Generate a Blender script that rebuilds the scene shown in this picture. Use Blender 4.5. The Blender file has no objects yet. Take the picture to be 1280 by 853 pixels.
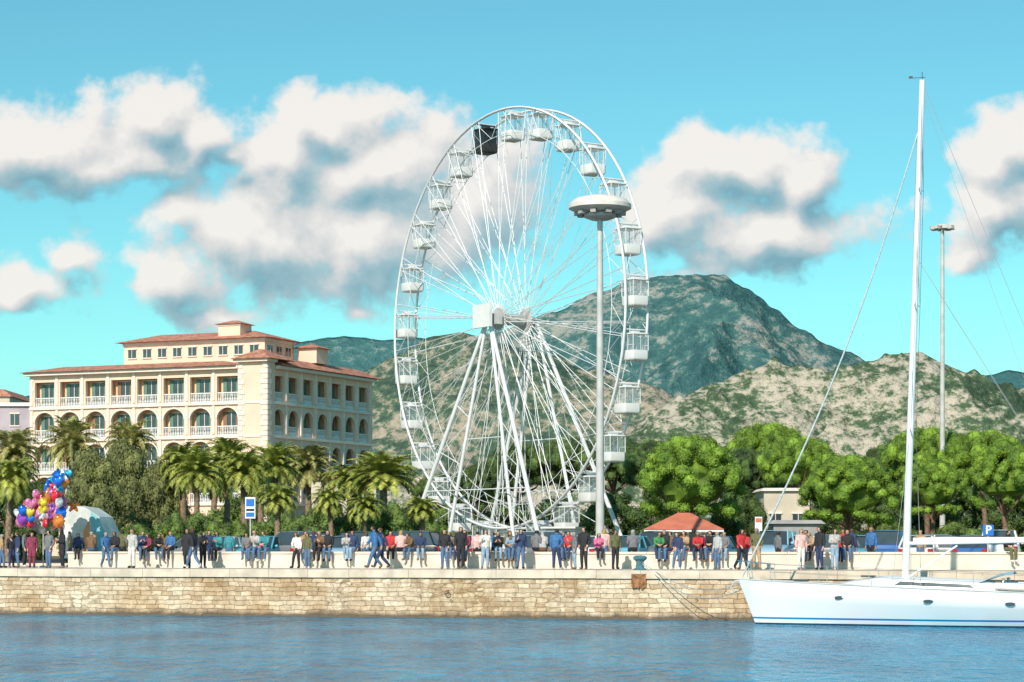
import bpy, math, random
from math import sin, cos, pi, radians, sqrt, atan2
from mathutils import Vector, Matrix, noise, Euler
R_ = random.Random(11)
F = 2800.0; HZ = 683.0; CH = 2.92; GZ = 1.95
scene = bpy.context.scene
COL = scene.collection
def P(px, D): return ((px-640)/F*D, D)
def ZZ(py, D): return CH+(HZ-py)/F*D
PHI = -math.atan(0.27)
TX, TY = cos(PHI), sin(PHI); NX, NY = -TY, TX
def FR(s, off): return (s*TX+off*NX, 90.5+s*TY+off*NY)
def SQ(px, off):
    k = (px-640)/F
    return (k*(90.5+off*NY)-off*NX)/(TX-k*TY)
def Q(px, off): return FR(SQ(px, off), off)

# ------------------------------------------------------------------ materials
def newmat(name):
    m = bpy.data.materials.new(name); m.use_nodes = True
    nt = m.node_tree; b = nt.nodes["Principled BSDF"]
    return m, nt, b
def L(nt, a, b): nt.links.new(a, b)
def N(nt, t, **kw):
    n = nt.nodes.new(t)
    for k, v in kw.items(): setattr(n, k, v)
    return n
def mat(name, c, rough=0.6, var=0.15, scale=3.0, bump=0.0, metal=0.0, spec=0.4, coord='Object', island=0.0, c2=None, detail=3, transl=0.0):
    m, nt, b = newmat(name)
    b.inputs['Roughness'].default_value = rough
    b.inputs['Metallic'].default_value = metal
    b.inputs['Specular IOR Level'].default_value = spec
    tc = N(nt, 'ShaderNodeTexCoord')
    nz = N(nt, 'ShaderNodeTexNoise'); nz.inputs['Scale'].default_value = scale; nz.inputs['Detail'].default_value = detail
    L(nt, tc.outputs[coord], nz.inputs['Vector'])
    rp = N(nt, 'ShaderNodeValToRGB')
    lo = [x*(1-var) for x in c]; hi = list(c2) if c2 else [min(1, x*(1+var)) for x in c]
    rp.color_ramp.elements[0].position = 0.35; rp.color_ramp.elements[1].position = 0.65
    rp.color_ramp.elements[0].color = (*lo, 1); rp.color_ramp.elements[1].color = (*hi, 1)
    L(nt, nz.outputs['Fac'], rp.inputs['Fac'])
    out = rp.outputs['Color']
    if island > 0:
        g = N(nt, 'ShaderNodeNewGeometry')
        mr = N(nt, 'ShaderNodeMapRange'); mr.inputs['To Min'].default_value = 1-island; mr.inputs['To Max'].default_value = 1+island
        L(nt, g.outputs['Random Per Island'], mr.inputs['Value'])
        vm = N(nt, 'ShaderNodeVectorMath', operation='SCALE')
        L(nt, out, vm.inputs[0]); L(nt, mr.outputs[0], vm.inputs['Scale']); out = vm.outputs[0]
    L(nt, out, b.inputs['Base Color'])
    if bump > 0:
        bp = N(nt, 'ShaderNodeBump'); bp.inputs['Strength'].default_value = bump; bp.inputs['Distance'].default_value = 0.05
        L(nt, nz.outputs['Fac'], bp.inputs['Height']); L(nt, bp.outputs[0], b.inputs['Normal'])
    if transl > 0:
        tr = N(nt, 'ShaderNodeBsdfTranslucent'); L(nt, out, tr.inputs['Color'])
        mx = N(nt, 'ShaderNodeMixShader'); mx.inputs[0].default_value = transl
        o = nt.nodes['Material Output']
        L(nt, b.outputs[0], mx.inputs[1]); L(nt, tr.outputs[0], mx.inputs[2]); L(nt, mx.outputs[0], o.inputs['Surface'])
    return m

M = {}
M['white'] = mat('white_paint', (.78,.77,.75), .4, .04, 1.5)
M['whiteb'] = mat('white_steel', (.74,.74,.74), .45, .05, .8)
M['hullw'] = mat('gelcoat', (.82,.81,.79), .18, .02, 1.0, spec=.5)
M['chrome'] = mat('stainless_steel', (.6,.61,.62), .25, .05, 4, metal=.9)
M['alu'] = mat('painted_aluminium', (.80,.79,.77), .35, .04, 2)
M['cable'] = mat('steel_cable', (.38,.38,.38), .4, .1, 5)
M['galv'] = mat('galvanised_steel', (.52,.51,.49), .5, .12, 1.2)
M['dark'] = mat('dark_metal', (.04,.042,.045), .4, .2, 4)
M['black'] = mat('black_rubber', (.02,.02,.02), .7, .2, 6)
M['glass'] = mat('window_glass', (.05,.07,.08), .06, .2, 1, spec=.8)
M['plaster'] = mat('peach_plaster', (.86,.60,.46), .85, .06, .5, .05)
M['trim'] = mat('pale_trim', (.82,.70,.61), .75, .06, 2)
M['ochre'] = mat('loggia_plaster', (.92,.60,.37), .85, .08, .8)
M['tile'] = mat('terracotta_tile', (.48,.19,.12), .8, .3, 2.2, .4, c2=(.62,.29,.19))
M['shutter'] = mat('green_shutter', (.12,.22,.18), .6, .2, 6)
M['shutterb'] = mat('brown_shutter', (.28,.15,.09), .6, .2, 6)
M['lowwall'] = mat('seat_wall_plaster', (.72,.64,.55), .8, .12, 1.1, .1)
M['concrete'] = mat('promenade_concrete', (.56,.47,.38), .85, .15, .8, .1)
M['coping'] = mat('coping_stone', (.65,.53,.41), .8, .16, 1.5, .2)
M['asphalt'] = mat('asphalt', (.06,.06,.062), .9, .2, 4, .1)
M['paint'] = mat('road_paint', (.75,.75,.73), .7, .1, 3)
M['bark'] = mat('pine_bark', (.20,.125,.08), .9, .35, 5, .5)
M['pbark'] = mat('palm_bark', (.26,.18,.12), .95, .4, 8, .6)
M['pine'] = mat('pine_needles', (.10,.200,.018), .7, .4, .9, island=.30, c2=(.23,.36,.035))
M['pined'] = mat('shaded_needles', (.045,.090,.024), .7, .4, .8, island=.35, c2=(.105,.170,.036))  # darker copy of the needles: shade of the rear trees put into the colour
M['olive'] = mat('tamarisk_leaves', (.135,.155,.050), .8, .35, .7, island=.4, c2=(.23,.24,.080))
M['hedge'] = mat('hedge_leaves', (.085,.155,.032), .7, .4, .8, island=.4, c2=(.19,.27,.055))
M['palm'] = mat('palm_leaflets', (.25,.32,.055), .5, .3, .7, island=.35, c2=(.50,.52,.11), transl=.2)
M['palmo'] = mat('palm_olive_leaflets', (.30,.31,.10), .6, .3, .7, island=.35, c2=(.50,.46,.16), transl=.15)
M['red'] = mat('red_canopy', (.56,.17,.10), .7, .12, 1.5)
M['rust'] = mat('rust', (.28,.11,.045), .9, .5, 6, .4, c2=(.42,.20,.09))
M['bollard'] = mat('teal_bollard_paint', (.08,.19,.23), .5, .3, 6, .2)
M['blue'] = mat('sign_blue', (.02,.16,.55), .5, .05, 2)
M['signw'] = mat('sign_white', (.8,.8,.8), .5, .03, 2)
M['beige'] = mat('beige_plaster', (.60,.52,.41), .85, .1, .6)
M['mauve'] = mat('mauve_plaster', (.48,.41,.45), .85, .1, .6)
M['grey'] = mat('grey_panel', (.34,.32,.31), .7, .15, 1)
M['tarp'] = mat('aqua_tarpaulin', (.20,.50,.56), .55, .1, 1.2)
M['orange'] = mat('orange_tarpaulin', (.70,.30,.12), .55, .1, 1.2)
M['lens'] = mat('lamp_lens', (.55,.53,.48), .3, .1, 3)
M['redlens'] = mat('tail_light', (.35,.02,.02), .3, .1, 3)
M['tan'] = mat('roof_cream', (.72,.66,.60), .6, .1, 2)

# ------------------------------------------------------------------ mesh builder
class MB:
    def __init__(s): s.v=[]; s.f=[]; s.m=[]; s.mi=0
    def face(s, idx): s.f.append(tuple(idx)); s.m.append(s.mi)
    def poly(s, pts):
        b=len(s.v); s.v += [tuple(p) for p in pts]; s.face(range(b,b+len(pts)))
    def box(s, c, sz, rz=0, taper=1.0):
        b=len(s.v); hx,hy,hz=sz[0]/2,sz[1]/2,sz[2]/2; cr,sr=cos(rz),sin(rz)
        for z in (-1,1):
            k = taper if z>0 else 1
            for x,y in ((-1,-1),(1,-1),(1,1),(-1,1)):
                X,Y=x*hx*k,y*hy*k
                s.v.append((c[0]+X*cr-Y*sr, c[1]+X*sr+Y*cr, c[2]+z*hz))
        for q in ((3,2,1,0),(4,5,6,7),(0,1,5,4),(1,2,6,5),(2,3,7,6),(3,0,4,7)): s.face([b+i for i in q])
    def tube(s, p0, p1, r0, r1=None, n=6, caps=True):
        s.path([p0,p1],[r0, r0 if r1 is None else r1], n, caps)
    def path(s, pts, rs, n=6, caps=True, closed=False):
        pts=[Vector(p) for p in pts]
        if not isinstance(rs,(list,tuple)): rs=[rs]*len(pts)
        b=len(s.v); K=len(pts); ref=None
        for i,p in enumerate(pts):
            if closed: d=pts[(i+1)%K]-pts[i-1]
            else: d=pts[min(i+1,K-1)]-pts[max(i-1,0)]
            d.normalize()
            if ref is None: ref=Vector((0,0,1)) if abs(d.z)<.9 else Vector((1,0,0))
            a=d.cross(ref)
            if a.length<1e-4: a=d.cross(Vector((0,1,0.1)))
            a.normalize(); c=a.cross(d).normalized(); ref=c
            for j in range(n):
                t=2*pi*j/n; q=p+(a*cos(t)+c*sin(t))*rs[i]; s.v.append(tuple(q))
        for i in range(K if closed else K-1):
            i2=(i+1)%K
            for j in range(n):
                j2=(j+1)%n; s.face((b+i*n+j,b+i*n+j2,b+i2*n+j2,b+i2*n+j))
        if caps and not closed:
            s.face([b+j for j in range(n)][::-1]); s.face([b+(K-1)*n+j for j in range(n)])
    def lathe(s, prof, c=(0,0,0), n=20):
        b=len(s.v)
        for r,z in prof:
            for j in range(n):
                t=2*pi*j/n; s.v.append((c[0]+r*cos(t),c[1]+r*sin(t),c[2]+z))
        for i in range(len(prof)-1):
            for j in range(n):
                j2=(j+1)%n; s.face((b+i*n+j,b+i*n+j2,b+(i+1)*n+j2,b+(i+1)*n+j))
    def ball(s, c, r, nu=10, nv=6, sq=(1,1,1)):
        b=len(s.v)
        for i in range(nv+1):
            a=-pi/2+pi*i/nv
            for j in range(nu):
                t=2*pi*j/nu; s.v.append((c[0]+r*sq[0]*cos(a)*cos(t),c[1]+r*sq[1]*cos(a)*sin(t),c[2]+r*sq[2]*sin(a)))
        for i in range(nv):
            for j in range(nu):
                j2=(j+1)%nu; s.face((b+i*nu+j,b+i*nu+j2,b+(i+1)*nu+j2,b+(i+1)*nu+j))
    def grid(s, rows, flip=False):
        b=len(s.v); w=len(rows[0])
        for r in rows: s.v += [tuple(p) for p in r]
        for i in range(len(rows)-1):
            for j in range(w-1):
                q=(b+i*w+j,b+i*w+j+1,b+(i+1)*w+j+1,b+(i+1)*w+j)
                s.face(q[::-1] if flip else q)
    def mesh(s, name, mats, smooth=None):
        me=bpy.data.meshes.new(name); me.from_pydata(s.v,[],s.f)
        for m in mats: me.materials.append(m)
        if len(mats)>1: me.polygons.foreach_set('material_index', s.m)
        if smooth is not None:
            me.polygons.foreach_set('use_smooth',[True]*len(me.polygons))
            me.update()
            if smooth<180: me.set_sharp_from_angle(angle=radians(smooth))
        me.update(); return me
def ob(name, me, parent=None, loc=(0,0,0), rz=0, scale=None):
    o=bpy.data.objects.new(name, me); COL.objects.link(o)
    o.location=loc; o.rotation_euler=(0,0,rz)
    if scale is not None: o.scale=scale if hasattr(scale,'__len__') else (scale,)*3
    if parent: o.parent=parent
    return o
def mk(name, mb, mats, parent=None, loc=(0,0,0), rz=0, smooth=None, scale=None):
    if not isinstance(mats,(list,tuple)): mats=[mats]
    return ob(name, mb.mesh(name,mats,smooth), parent, loc, rz, scale)
def top(o, label, cat, group=None):
    o['label']=label; o['category']=cat
    if group: o['group']=group
    return o
def struct(o): o['kind']='structure'; return o
def clone(root, loc=None, rz=None, scale=None, parent=None):
    n=root.copy(); COL.objects.link(n)
    if parent: n.parent=parent
    if loc is not None: n.location=loc
    if rz is not None: n.rotation_euler=(0,0,rz)
    if scale is not None: n.scale=scale if hasattr(scale,'__len__') else (scale,)*3
    for c in list(root.children): clone(c, parent=n)
    return n

# ------------------------------------------------------------------ world: sky + clouds
w=bpy.data.worlds.new("World"); scene.world=w; w.use_nodes=True
nt=w.node_tree; nt.nodes.clear()
SUN_AZ=radians(200); SUN_EL=radians(34)
sky=N(nt,'ShaderNodeTexSky'); sky.sky_type='NISHITA'; sky.sun_disc=False
sky.sun_elevation=SUN_EL; sky.sun_rotation=SUN_AZ; sky.air_density=1.0; sky.dust_density=.2; sky.ozone_density=1.8
tint=N(nt,'ShaderNodeVectorMath',operation='MULTIPLY'); tint.inputs[1].default_value=(.54,1.11,1.00)
L(nt,sky.outputs[0],tint.inputs[0])
bgs=N(nt,'ShaderNodeBackground'); bgs.inputs['Strength'].default_value=.118; L(nt,tint.outputs[0],bgs.inputs[0])
BL=[(40,178,150,52,1),(175,145,80,50,1),(255,162,60,46,1),(140,195,140,36,.9),(290,200,45,30,.8),
    (415,155,85,58,1),(355,205,80,70,1),(485,205,120,80,1.05),(320,295,140,70,1),(450,300,140,80,1.05),(210,345,90,44,.9),
    (585,250,100,95,.95),(20,350,80,40,.9),(85,310,55,26,.7),(450,388,80,22,.6),(280,385,100,24,.7),
    (905,200,90,56,1),(990,210,65,54,1),(850,260,90,55,.95),(950,290,140,52,1),
    (1265,195,75,64,1),(1240,260,80,62,1),(1220,320,80,30,.7),(850,335,90,22,.6)]
g=bpy.data.node_groups.new('cloud_field','ShaderNodeTree')
g.interface.new_socket('Vec',in_out='INPUT',socket_type='NodeSocketVector')
g.interface.new_socket('Full',in_out='OUTPUT',socket_type='NodeSocketFloat')
g.interface.new_socket('Mass',in_out='OUTPUT',socket_type='NodeSocketFloat')
gi=N(g,'NodeGroupInput'); go=N(g,'NodeGroupOutput')
wn=N(g,'ShaderNodeTexNoise'); wn.inputs['Scale'].default_value=22; wn.inputs['Detail'].default_value=2
L(g,gi.outputs[0],wn.inputs['Vector'])
ws=N(g,'ShaderNodeVectorMath',operation='MULTIPLY_ADD'); ws.inputs[1].default_value=(.045,.030,0); ws.inputs[2].default_value=(-.0225,-.015,0)
L(g,wn.outputs['Color'],ws.inputs[0])
wa=N(g,'ShaderNodeVectorMath',operation='ADD'); L(g,ws.outputs[0],wa.inputs[0]); L(g,gi.outputs[0],wa.inputs[1])
prev=None
for cx,cy,rx,ry,a in BL:
    ix,iy=F/rx,F/ry; ux,uy=(cx-640)/F,(HZ-cy)/F
    ma=N(g,'ShaderNodeVectorMath',operation='MULTIPLY_ADD'); ma.inputs[1].default_value=(ix,iy,0); ma.inputs[2].default_value=(-ux*ix,-uy*iy,0)
    L(g,wa.outputs[0],ma.inputs[0])
    ln=N(g,'ShaderNodeVectorMath',operation='LENGTH'); L(g,ma.outputs[0],ln.inputs[0])
    mm=N(g,'ShaderNodeMath',operation='MULTIPLY_ADD'); mm.inputs[1].default_value=-.74; mm.inputs[2].default_value=a
    L(g,ln.outputs['Value'],mm.inputs[0])
    if prev is None: prev=mm.outputs[0]
    else:
        mx=N(g,'ShaderNodeMath',operation='SMOOTH_MAX'); mx.inputs[2].default_value=.42
        L(g,prev,mx.inputs[0]); L(g,mm.outputs[0],mx.inputs[1]); prev=mx.outputs[0]
cl=N(g,'ShaderNodeMath',operation='MAXIMUM'); cl.inputs[1].default_value=-.8; L(g,prev,cl.inputs[0])
nz=N(g,'ShaderNodeTexNoise'); nz.inputs['Scale'].default_value=44; nz.inputs['Detail'].default_value=5; nz.inputs['Roughness'].default_value=.55
L(g,gi.outputs[0],nz.inputs['Vector'])
nm=N(g,'ShaderNodeMath',operation='MULTIPLY_ADD'); nm.inputs[1].default_value=1.6; nm.inputs[2].default_value=-.89
L(g,nz.outputs['Fac'],nm.inputs[0])
ad=N(g,'ShaderNodeMath',operation='ADD'); L(g,cl.outputs[0],ad.inputs[0]); L(g,nm.outputs[0],ad.inputs[1])
L(g,ad.outputs[0],go.inputs[0]); L(g,cl.outputs[0],go.inputs[1])
tc=N(nt,'ShaderNodeTexCoord'); sp=N(nt,'ShaderNodeSeparateXYZ'); L(nt,tc.outputs['Generated'],sp.inputs[0])
ya=N(nt,'ShaderNodeMath',operation='ABSOLUTE'); L(nt,sp.outputs[1],ya.inputs[0])
ym=N(nt,'ShaderNodeMath',operation='MAXIMUM'); ym.inputs[1].default_value=.05; L(nt,ya.outputs[0],ym.inputs[0])
ud=N(nt,'ShaderNodeMath',operation='DIVIDE'); L(nt,sp.outputs[0],ud.inputs[0]); L(nt,ym.outputs[0],ud.inputs[1])
vd=N(nt,'ShaderNodeMath',operation='DIVIDE'); L(nt,sp.outputs[2],vd.inputs[0]); L(nt,ym.outputs[0],vd.inputs[1])
cb=N(nt,'ShaderNodeCombineXYZ'); L(nt,ud.outputs[0],cb.inputs[0]); L(nt,vd.outputs[0],cb.inputs[1])
def field(dx,dy):
    a=N(nt,'ShaderNodeVectorMath',operation='ADD'); a.inputs[1].default_value=(dx,dy,0); L(nt,cb.outputs[0],a.inputs[0])
    q=N(nt,'ShaderNodeGroup'); q.node_tree=g; L(nt,a.outputs[0],q.inputs[0]); return q
f0=field(0,0); f1=field(-.006,.0115)
den=N(nt,'ShaderNodeMapRange',interpolation_type='SMOOTHSTEP'); den.inputs['From Min'].default_value=.0; den.inputs['From Max'].default_value=.42; L(nt,f0.outputs[0],den.inputs['Value'])
df=N(nt,'ShaderNodeMath',operation='SUBTRACT'); L(nt,f0.outputs[0],df.inputs[0]); L(nt,f1.outputs[0],df.inputs[1])
dm_=N(nt,'ShaderNodeMath',operation='SUBTRACT'); L(nt,f0.outputs[1],dm_.inputs[0]); L(nt,f1.outputs[1],dm_.inputs[1])
a1=N(nt,'ShaderNodeMath',operation='MULTIPLY_ADD'); a1.inputs[1].default_value=.50; a1.inputs[2].default_value=.53; L(nt,df.outputs[0],a1.inputs[0])
a2=N(nt,'ShaderNodeMath',operation='MULTIPLY_ADD'); a2.inputs[1].default_value=.55; L(nt,dm_.outputs[0],a2.inputs[0]); L(nt,a1.outputs[0],a2.inputs[2])
rp=N(nt,'ShaderNodeValToRGB'); L(nt,a2.outputs[0],rp.inputs[0])
e=rp.color_ramp.elements; e[0].position=.06; e[0].color=(.22,.42,.51,1); e[1].position=.80; e[1].color=(.98,.93,.88,1)
x=e.new(.34); x.color=(.40,.56,.62,1); x=e.new(.54); x.color=(.72,.72,.72,1)
bgc=N(nt,'ShaderNodeBackground'); bgc.inputs['Strength'].default_value=.95; L(nt,rp.outputs[0],bgc.inputs[0])
dd=N(nt,'ShaderNodeMath',operation='MULTIPLY'); dd.inputs[1].default_value=.95; L(nt,den.outputs[0],dd.inputs[0])
mixs=N(nt,'ShaderNodeMixShader'); L(nt,dd.outputs[0],mixs.inputs[0]); L(nt,bgs.outputs[0],mixs.inputs[1]); L(nt,bgc.outputs[0],mixs.inputs[2])
wo=N(nt,'ShaderNodeOutputWorld'); L(nt,mixs.outputs[0],wo.inputs[0])
try:
    w.cycles.sampling_method='MANUAL'; w.cycles.sample_map_resolution=512
except Exception: pass
sd=bpy.data.lights.new('sun','SUN'); sd.energy=4.7; sd.angle=radians(.5); sd.color=(1,.90,.79)
so=bpy.data.objects.new('sun',sd); COL.objects.link(so)
sv=Vector((sin(SUN_AZ)*cos(SUN_EL),cos(SUN_AZ)*cos(SUN_EL),sin(SUN_EL)))
so.rotation_euler=sv.to_track_quat('Z','Y').to_euler()
scene.view_settings.view_transform='Standard'; scene.view_settings.look='None'; scene.view_settings.exposure=0
cd=bpy.data.cameras.new('camera'); cam=bpy.data.objects.new('camera',cd); COL.objects.link(cam); scene.camera=cam
cam.location=(0,0,CH); cam.rotation_euler=(radians(90),0,0)
cd.sensor_width=36; cd.lens=36*F/1280; cd.shift_y=(HZ-426.5)/1280; cd.clip_end=20000; cd.clip_start=.5

# ------------------------------------------------------------------ water
m,nt2,b=newmat('harbour_water')
tc=N(nt2,'ShaderNodeTexCoord')
mp=N(nt2,'ShaderNodeMapping'); mp.inputs['Scale'].default_value=(1.3,.55,1); mp.inputs['Rotation'].default_value=(0,0,.12); L(nt2,tc.outputs['Object'],mp.inputs[0])
n1=N(nt2,'ShaderNodeTexNoise'); n1.inputs['Scale'].default_value=1.5; n1.inputs['Detail'].default_value=3; n1.inputs['Roughness'].default_value=.58; L(nt2,mp.outputs[0],n1.inputs[0])
n2=N(nt2,'ShaderNodeTexNoise'); n2.inputs['Scale'].default_value=.2; n2.inputs['Detail'].default_value=2; L(nt2,mp.outputs[0],n2.inputs[0])
ad=N(nt2,'ShaderNodeMath',operation='MULTIPLY_ADD'); ad.inputs[1].default_value=1.0; L(nt2,n2.outputs['Fac'],ad.inputs[0]); L(nt2,n1.outputs['Fac'],ad.inputs[2])
bp=N(nt2,'ShaderNodeBump'); bp.inputs['Strength'].default_value=1; bp.inputs['Distance'].default_value=.17; L(nt2,ad.outputs[0],bp.inputs['Height'])
rw=N(nt2,'ShaderNodeValToRGB'); rw.color_ramp.elements[0].position=.38; rw.color_ramp.elements[0].color=(.002,.11,.24,1); rw.color_ramp.elements[1].position=.62; rw.color_ramp.elements[1].color=(.008,.34,.56,1)
mw=N(nt2,'ShaderNodeMath',operation='MULTIPLY'); mw.inputs[1].default_value=.5; L(nt2,ad.outputs[0],mw.inputs[0])
L(nt2,mw.outputs[0],rw.inputs[0]); L(nt2,rw.outputs[0],b.inputs['Base Color']); b.inputs['Specular IOR Level'].default_value=0; b.inputs['Roughness'].default_value=.6
L(nt2,bp.outputs[0],b.inputs['Normal'])
gl=N(nt2,'ShaderNodeBsdfGlossy'); gl.inputs['Color'].default_value=(.82,.88,.92,1); gl.inputs['Roughness'].default_value=.06; L(nt2,bp.outputs[0],gl.inputs['Normal'])
fr=N(nt2,'ShaderNodeFresnel'); fr.inputs['IOR'].default_value=1.33; L(nt2,bp.outputs[0],fr.inputs['Normal'])
fm=N(nt2,'ShaderNodeMath',operation='MULTIPLY'); fm.inputs[1].default_value=.80; L(nt2,fr.outputs[0],fm.inputs[0])
fc=N(nt2,'ShaderNodeMath',operation='MINIMUM'); fc.inputs[1].default_value=.50; L(nt2,fm.outputs[0],fc.inputs[0])
mx=N(nt2,'ShaderNodeMixShader'); L(nt2,fc.outputs[0],mx.inputs[0]); L(nt2,b.outputs[0],mx.inputs[1]); L(nt2,gl.outputs[0],mx.inputs[2]); L(nt2,mx.outputs[0],nt2.nodes['Material Output'].inputs['Surface'])
M['water']=m
mb=MB(); mb.poly([(-3000,-600,0),(3000,-600,0),(3000,91.5-.27*3000,0),(60,91.5-.27*60,0),(-60,91.5+.27*60,0),(-3000,91.5+.27*3000,0)])
struct(mk('water',mb,M['water']))
# ------------------------------------------------------------------ ground
M['earth']=mat('earth_and_grass',(.11,.12,.05),.95,.4,.15,c2=(.22,.18,.10))
mb=MB(); a=FR(-4500,.4); c=FR(4500,.4)
mb.poly([(a[0],a[1],GZ),(c[0],c[1],GZ),(6000,9000,GZ),(-6000,9000,GZ)])
struct(mk('ground',mb,M['earth']))
QL=(0,90.5,0)
mb=MB(); mb.poly([(-200,.7,GZ+.004),(200,.7,GZ+.004),(200,13.8,GZ+.004),(-200,13.8,GZ+.004)])
struct(mk('pavement',mb,M['concrete'],loc=QL,rz=PHI))
mb=MB(); mb.poly([(-200,14.1,GZ+.004),(200,14.1,GZ+.004),(200,60,GZ+.004),(-200,60,GZ+.004)])
struct(mk('road',mb,M['asphalt'],loc=QL,rz=PHI))
mb=MB(); mb.box((0,13.95,GZ+.06),(400,.3,.13)); struct(mk('kerb',mb,M['coping'],loc=QL,rz=PHI))
mb=MB()
for i in range(-40,60): mb.poly([(i*2.6,20,GZ+.008),(i*2.6+.12,20,GZ+.008),(i*2.6+.12,25,GZ+.008),(i*2.6,25,GZ+.008)])
mb.poly([(-150,30,GZ+.008),(150,30,GZ+.008),(150,30.15,GZ+.008),(-150,30.15,GZ+.008)])
struct(mk('road_marking',mb,M['paint'],loc=QL,rz=PHI))

# quay stone material
m,nt2,b=newmat('quay_stone'); M['quay']=m
tc=N(nt2,'ShaderNodeTexCoord'); sp=N(nt2,'ShaderNodeSeparateXYZ'); L(nt2,tc.outputs['Object'],sp.inputs[0])
cb2=N(nt2,'ShaderNodeCombineXYZ'); L(nt2,sp.outputs[0],cb2.inputs[0]); L(nt2,sp.outputs[2],cb2.inputs[1])
wn=N(nt2,'ShaderNodeTexNoise'); wn.inputs['Scale'].default_value=1.5; wn.inputs['Detail'].default_value=3; wn.inputs['Roughness'].default_value=.6; L(nt2,cb2.outputs[0],wn.inputs[0])
vm=N(nt2,'ShaderNodeVectorMath',operation='MULTIPLY_ADD'); vm.inputs[1].default_value=(.6,.20,0); L(nt2,wn.outputs['Color'],vm.inputs[0]); L(nt2,cb2.outputs[0],vm.inputs[2])
mpv=N(nt2,'ShaderNodeMapping'); mpv.inputs['Scale'].default_value=(2.3,5.2,1); L(nt2,vm.outputs[0],mpv.inputs[0])
v1=N(nt2,'ShaderNodeTexVoronoi',feature='F1'); v1.inputs['Scale'].default_value=1; v1.inputs['Randomness'].default_value=.6; L(nt2,mpv.outputs[0],v1.inputs['Vector'])
v2=N(nt2,'ShaderNodeTexVoronoi',feature='DISTANCE_TO_EDGE'); v2.inputs['Scale'].default_value=1; v2.inputs['Randomness'].default_value=.6; L(nt2,mpv.outputs[0],v2.inputs['Vector'])
sx_=N(nt2,'ShaderNodeSeparateXYZ'); L(nt2,v1.outputs['Color'],sx_.inputs[0])
rv=N(nt2,'ShaderNodeValToRGB'); rv.color_ramp.elements[0].position=.05; rv.color_ramp.elements[0].color=(.50,.37,.24,1); rv.color_ramp.elements[1].position=.95; rv.color_ramp.elements[1].color=(.80,.69,.54,1); q=rv.color_ramp.elements.new(.5); q.color=(.66,.53,.38,1)
L(nt2,sx_.outputs[0],rv.inputs[0])
me_=N(nt2,'ShaderNodeMapRange'); me_.inputs['From Min'].default_value=.0; me_.inputs['From Max'].default_value=.08; L(nt2,v2.outputs['Distance'],me_.inputs['Value'])
mxm=N(nt2,'ShaderNodeMix',data_type='RGBA'); mxm.inputs['A'].default_value=(.32,.23,.15,1); L(nt2,me_.outputs[0],mxm.inputs['Factor']); L(nt2,rv.outputs[0],mxm.inputs['B'])
br=N(nt2,'ShaderNodeTexBrick'); br.inputs['Scale'].default_value=1; br.inputs['Brick Width'].default_value=.5; br.inputs['Row Height'].default_value=.19
br.inputs['Mortar Size'].default_value=.013; br.inputs['Mortar Smooth'].default_value=.7; br.inputs['Bias'].default_value=0; br.offset=.37; br.squash=1.7; br.squash_frequency=3
br.inputs['Color1'].default_value=(.52,.39,.26,1); br.inputs['Color2'].default_value=(.80,.67,.51,1); br.inputs['Mortar'].default_value=(.32,.23,.15,1)
L(nt2,vm.outputs[0],br.inputs[0])
n4=N(nt2,'ShaderNodeTexNoise'); n4.inputs['Scale'].default_value=.22; n4.inputs['Detail'].default_value=3; L(nt2,tc.outputs['Object'],n4.inputs[0])
msel=N(nt2,'ShaderNodeMapRange'); msel.inputs['From Min'].default_value=.42; msel.inputs['From Max'].default_value=.48; L(nt2,n4.outputs['Fac'],msel.inputs['Value'])
mxb=N(nt2,'ShaderNodeMix',data_type='RGBA'); L(nt2,msel.outputs[0],mxb.inputs['Factor']); L(nt2,mxm.outputs['Result'],mxb.inputs['A']); L(nt2,br.outputs['Color'],mxb.inputs['B'])
n3=N(nt2,'ShaderNodeTexNoise'); n3.inputs['Scale'].default_value=4; n3.inputs['Detail'].default_value=6; n3.inputs['Roughness'].default_value=.68; L(nt2,tc.outputs['Object'],n3.inputs[0])
mr=N(nt2,'ShaderNodeMapRange'); mr.inputs['From Min'].default_value=.3; mr.inputs['From Max'].default_value=.7; mr.inputs['To Min'].default_value=.66; mr.inputs['To Max'].default_value=1.18; L(nt2,n3.outputs['Fac'],mr.inputs[0])
sc=N(nt2,'ShaderNodeVectorMath',operation='SCALE'); L(nt2,mxb.outputs['Result'],sc.inputs[0]); L(nt2,mr.outputs[0],sc.inputs['Scale'])
n5=N(nt2,'ShaderNodeTexNoise'); n5.inputs['Scale'].default_value=.5; n5.inputs['Detail'].default_value=4; L(nt2,tc.outputs['Object'],n5.inputs[0])
r4=N(nt2,'ShaderNodeValToRGB'); r4.color_ramp.elements[0].position=.36; r4.color_ramp.elements[0].color=(.82,.68,.52,1); r4.color_ramp.elements[1].position=.62; r4.color_ramp.elements[1].color=(1.05,1.01,.96,1); L(nt2,n5.outputs['Fac'],r4.inputs[0])
sc4=N(nt2,'ShaderNodeVectorMath',operation='MULTIPLY'); L(nt2,sc.outputs[0],sc4.inputs[0]); L(nt2,r4.outputs[0],sc4.inputs[1])
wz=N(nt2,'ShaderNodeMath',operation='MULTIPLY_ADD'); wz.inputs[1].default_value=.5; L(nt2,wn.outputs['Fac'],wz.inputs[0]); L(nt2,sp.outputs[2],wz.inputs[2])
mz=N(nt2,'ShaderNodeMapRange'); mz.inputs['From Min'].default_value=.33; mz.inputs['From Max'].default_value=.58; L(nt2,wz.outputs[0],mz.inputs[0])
mxc=N(nt2,'ShaderNodeMix',data_type='RGBA'); mxc.inputs['A'].default_value=(.12,.09,.06,1); L(nt2,mz.outputs[0],mxc.inputs['Factor']); L(nt2,sc4.outputs[0],mxc.inputs['B'])
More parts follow.
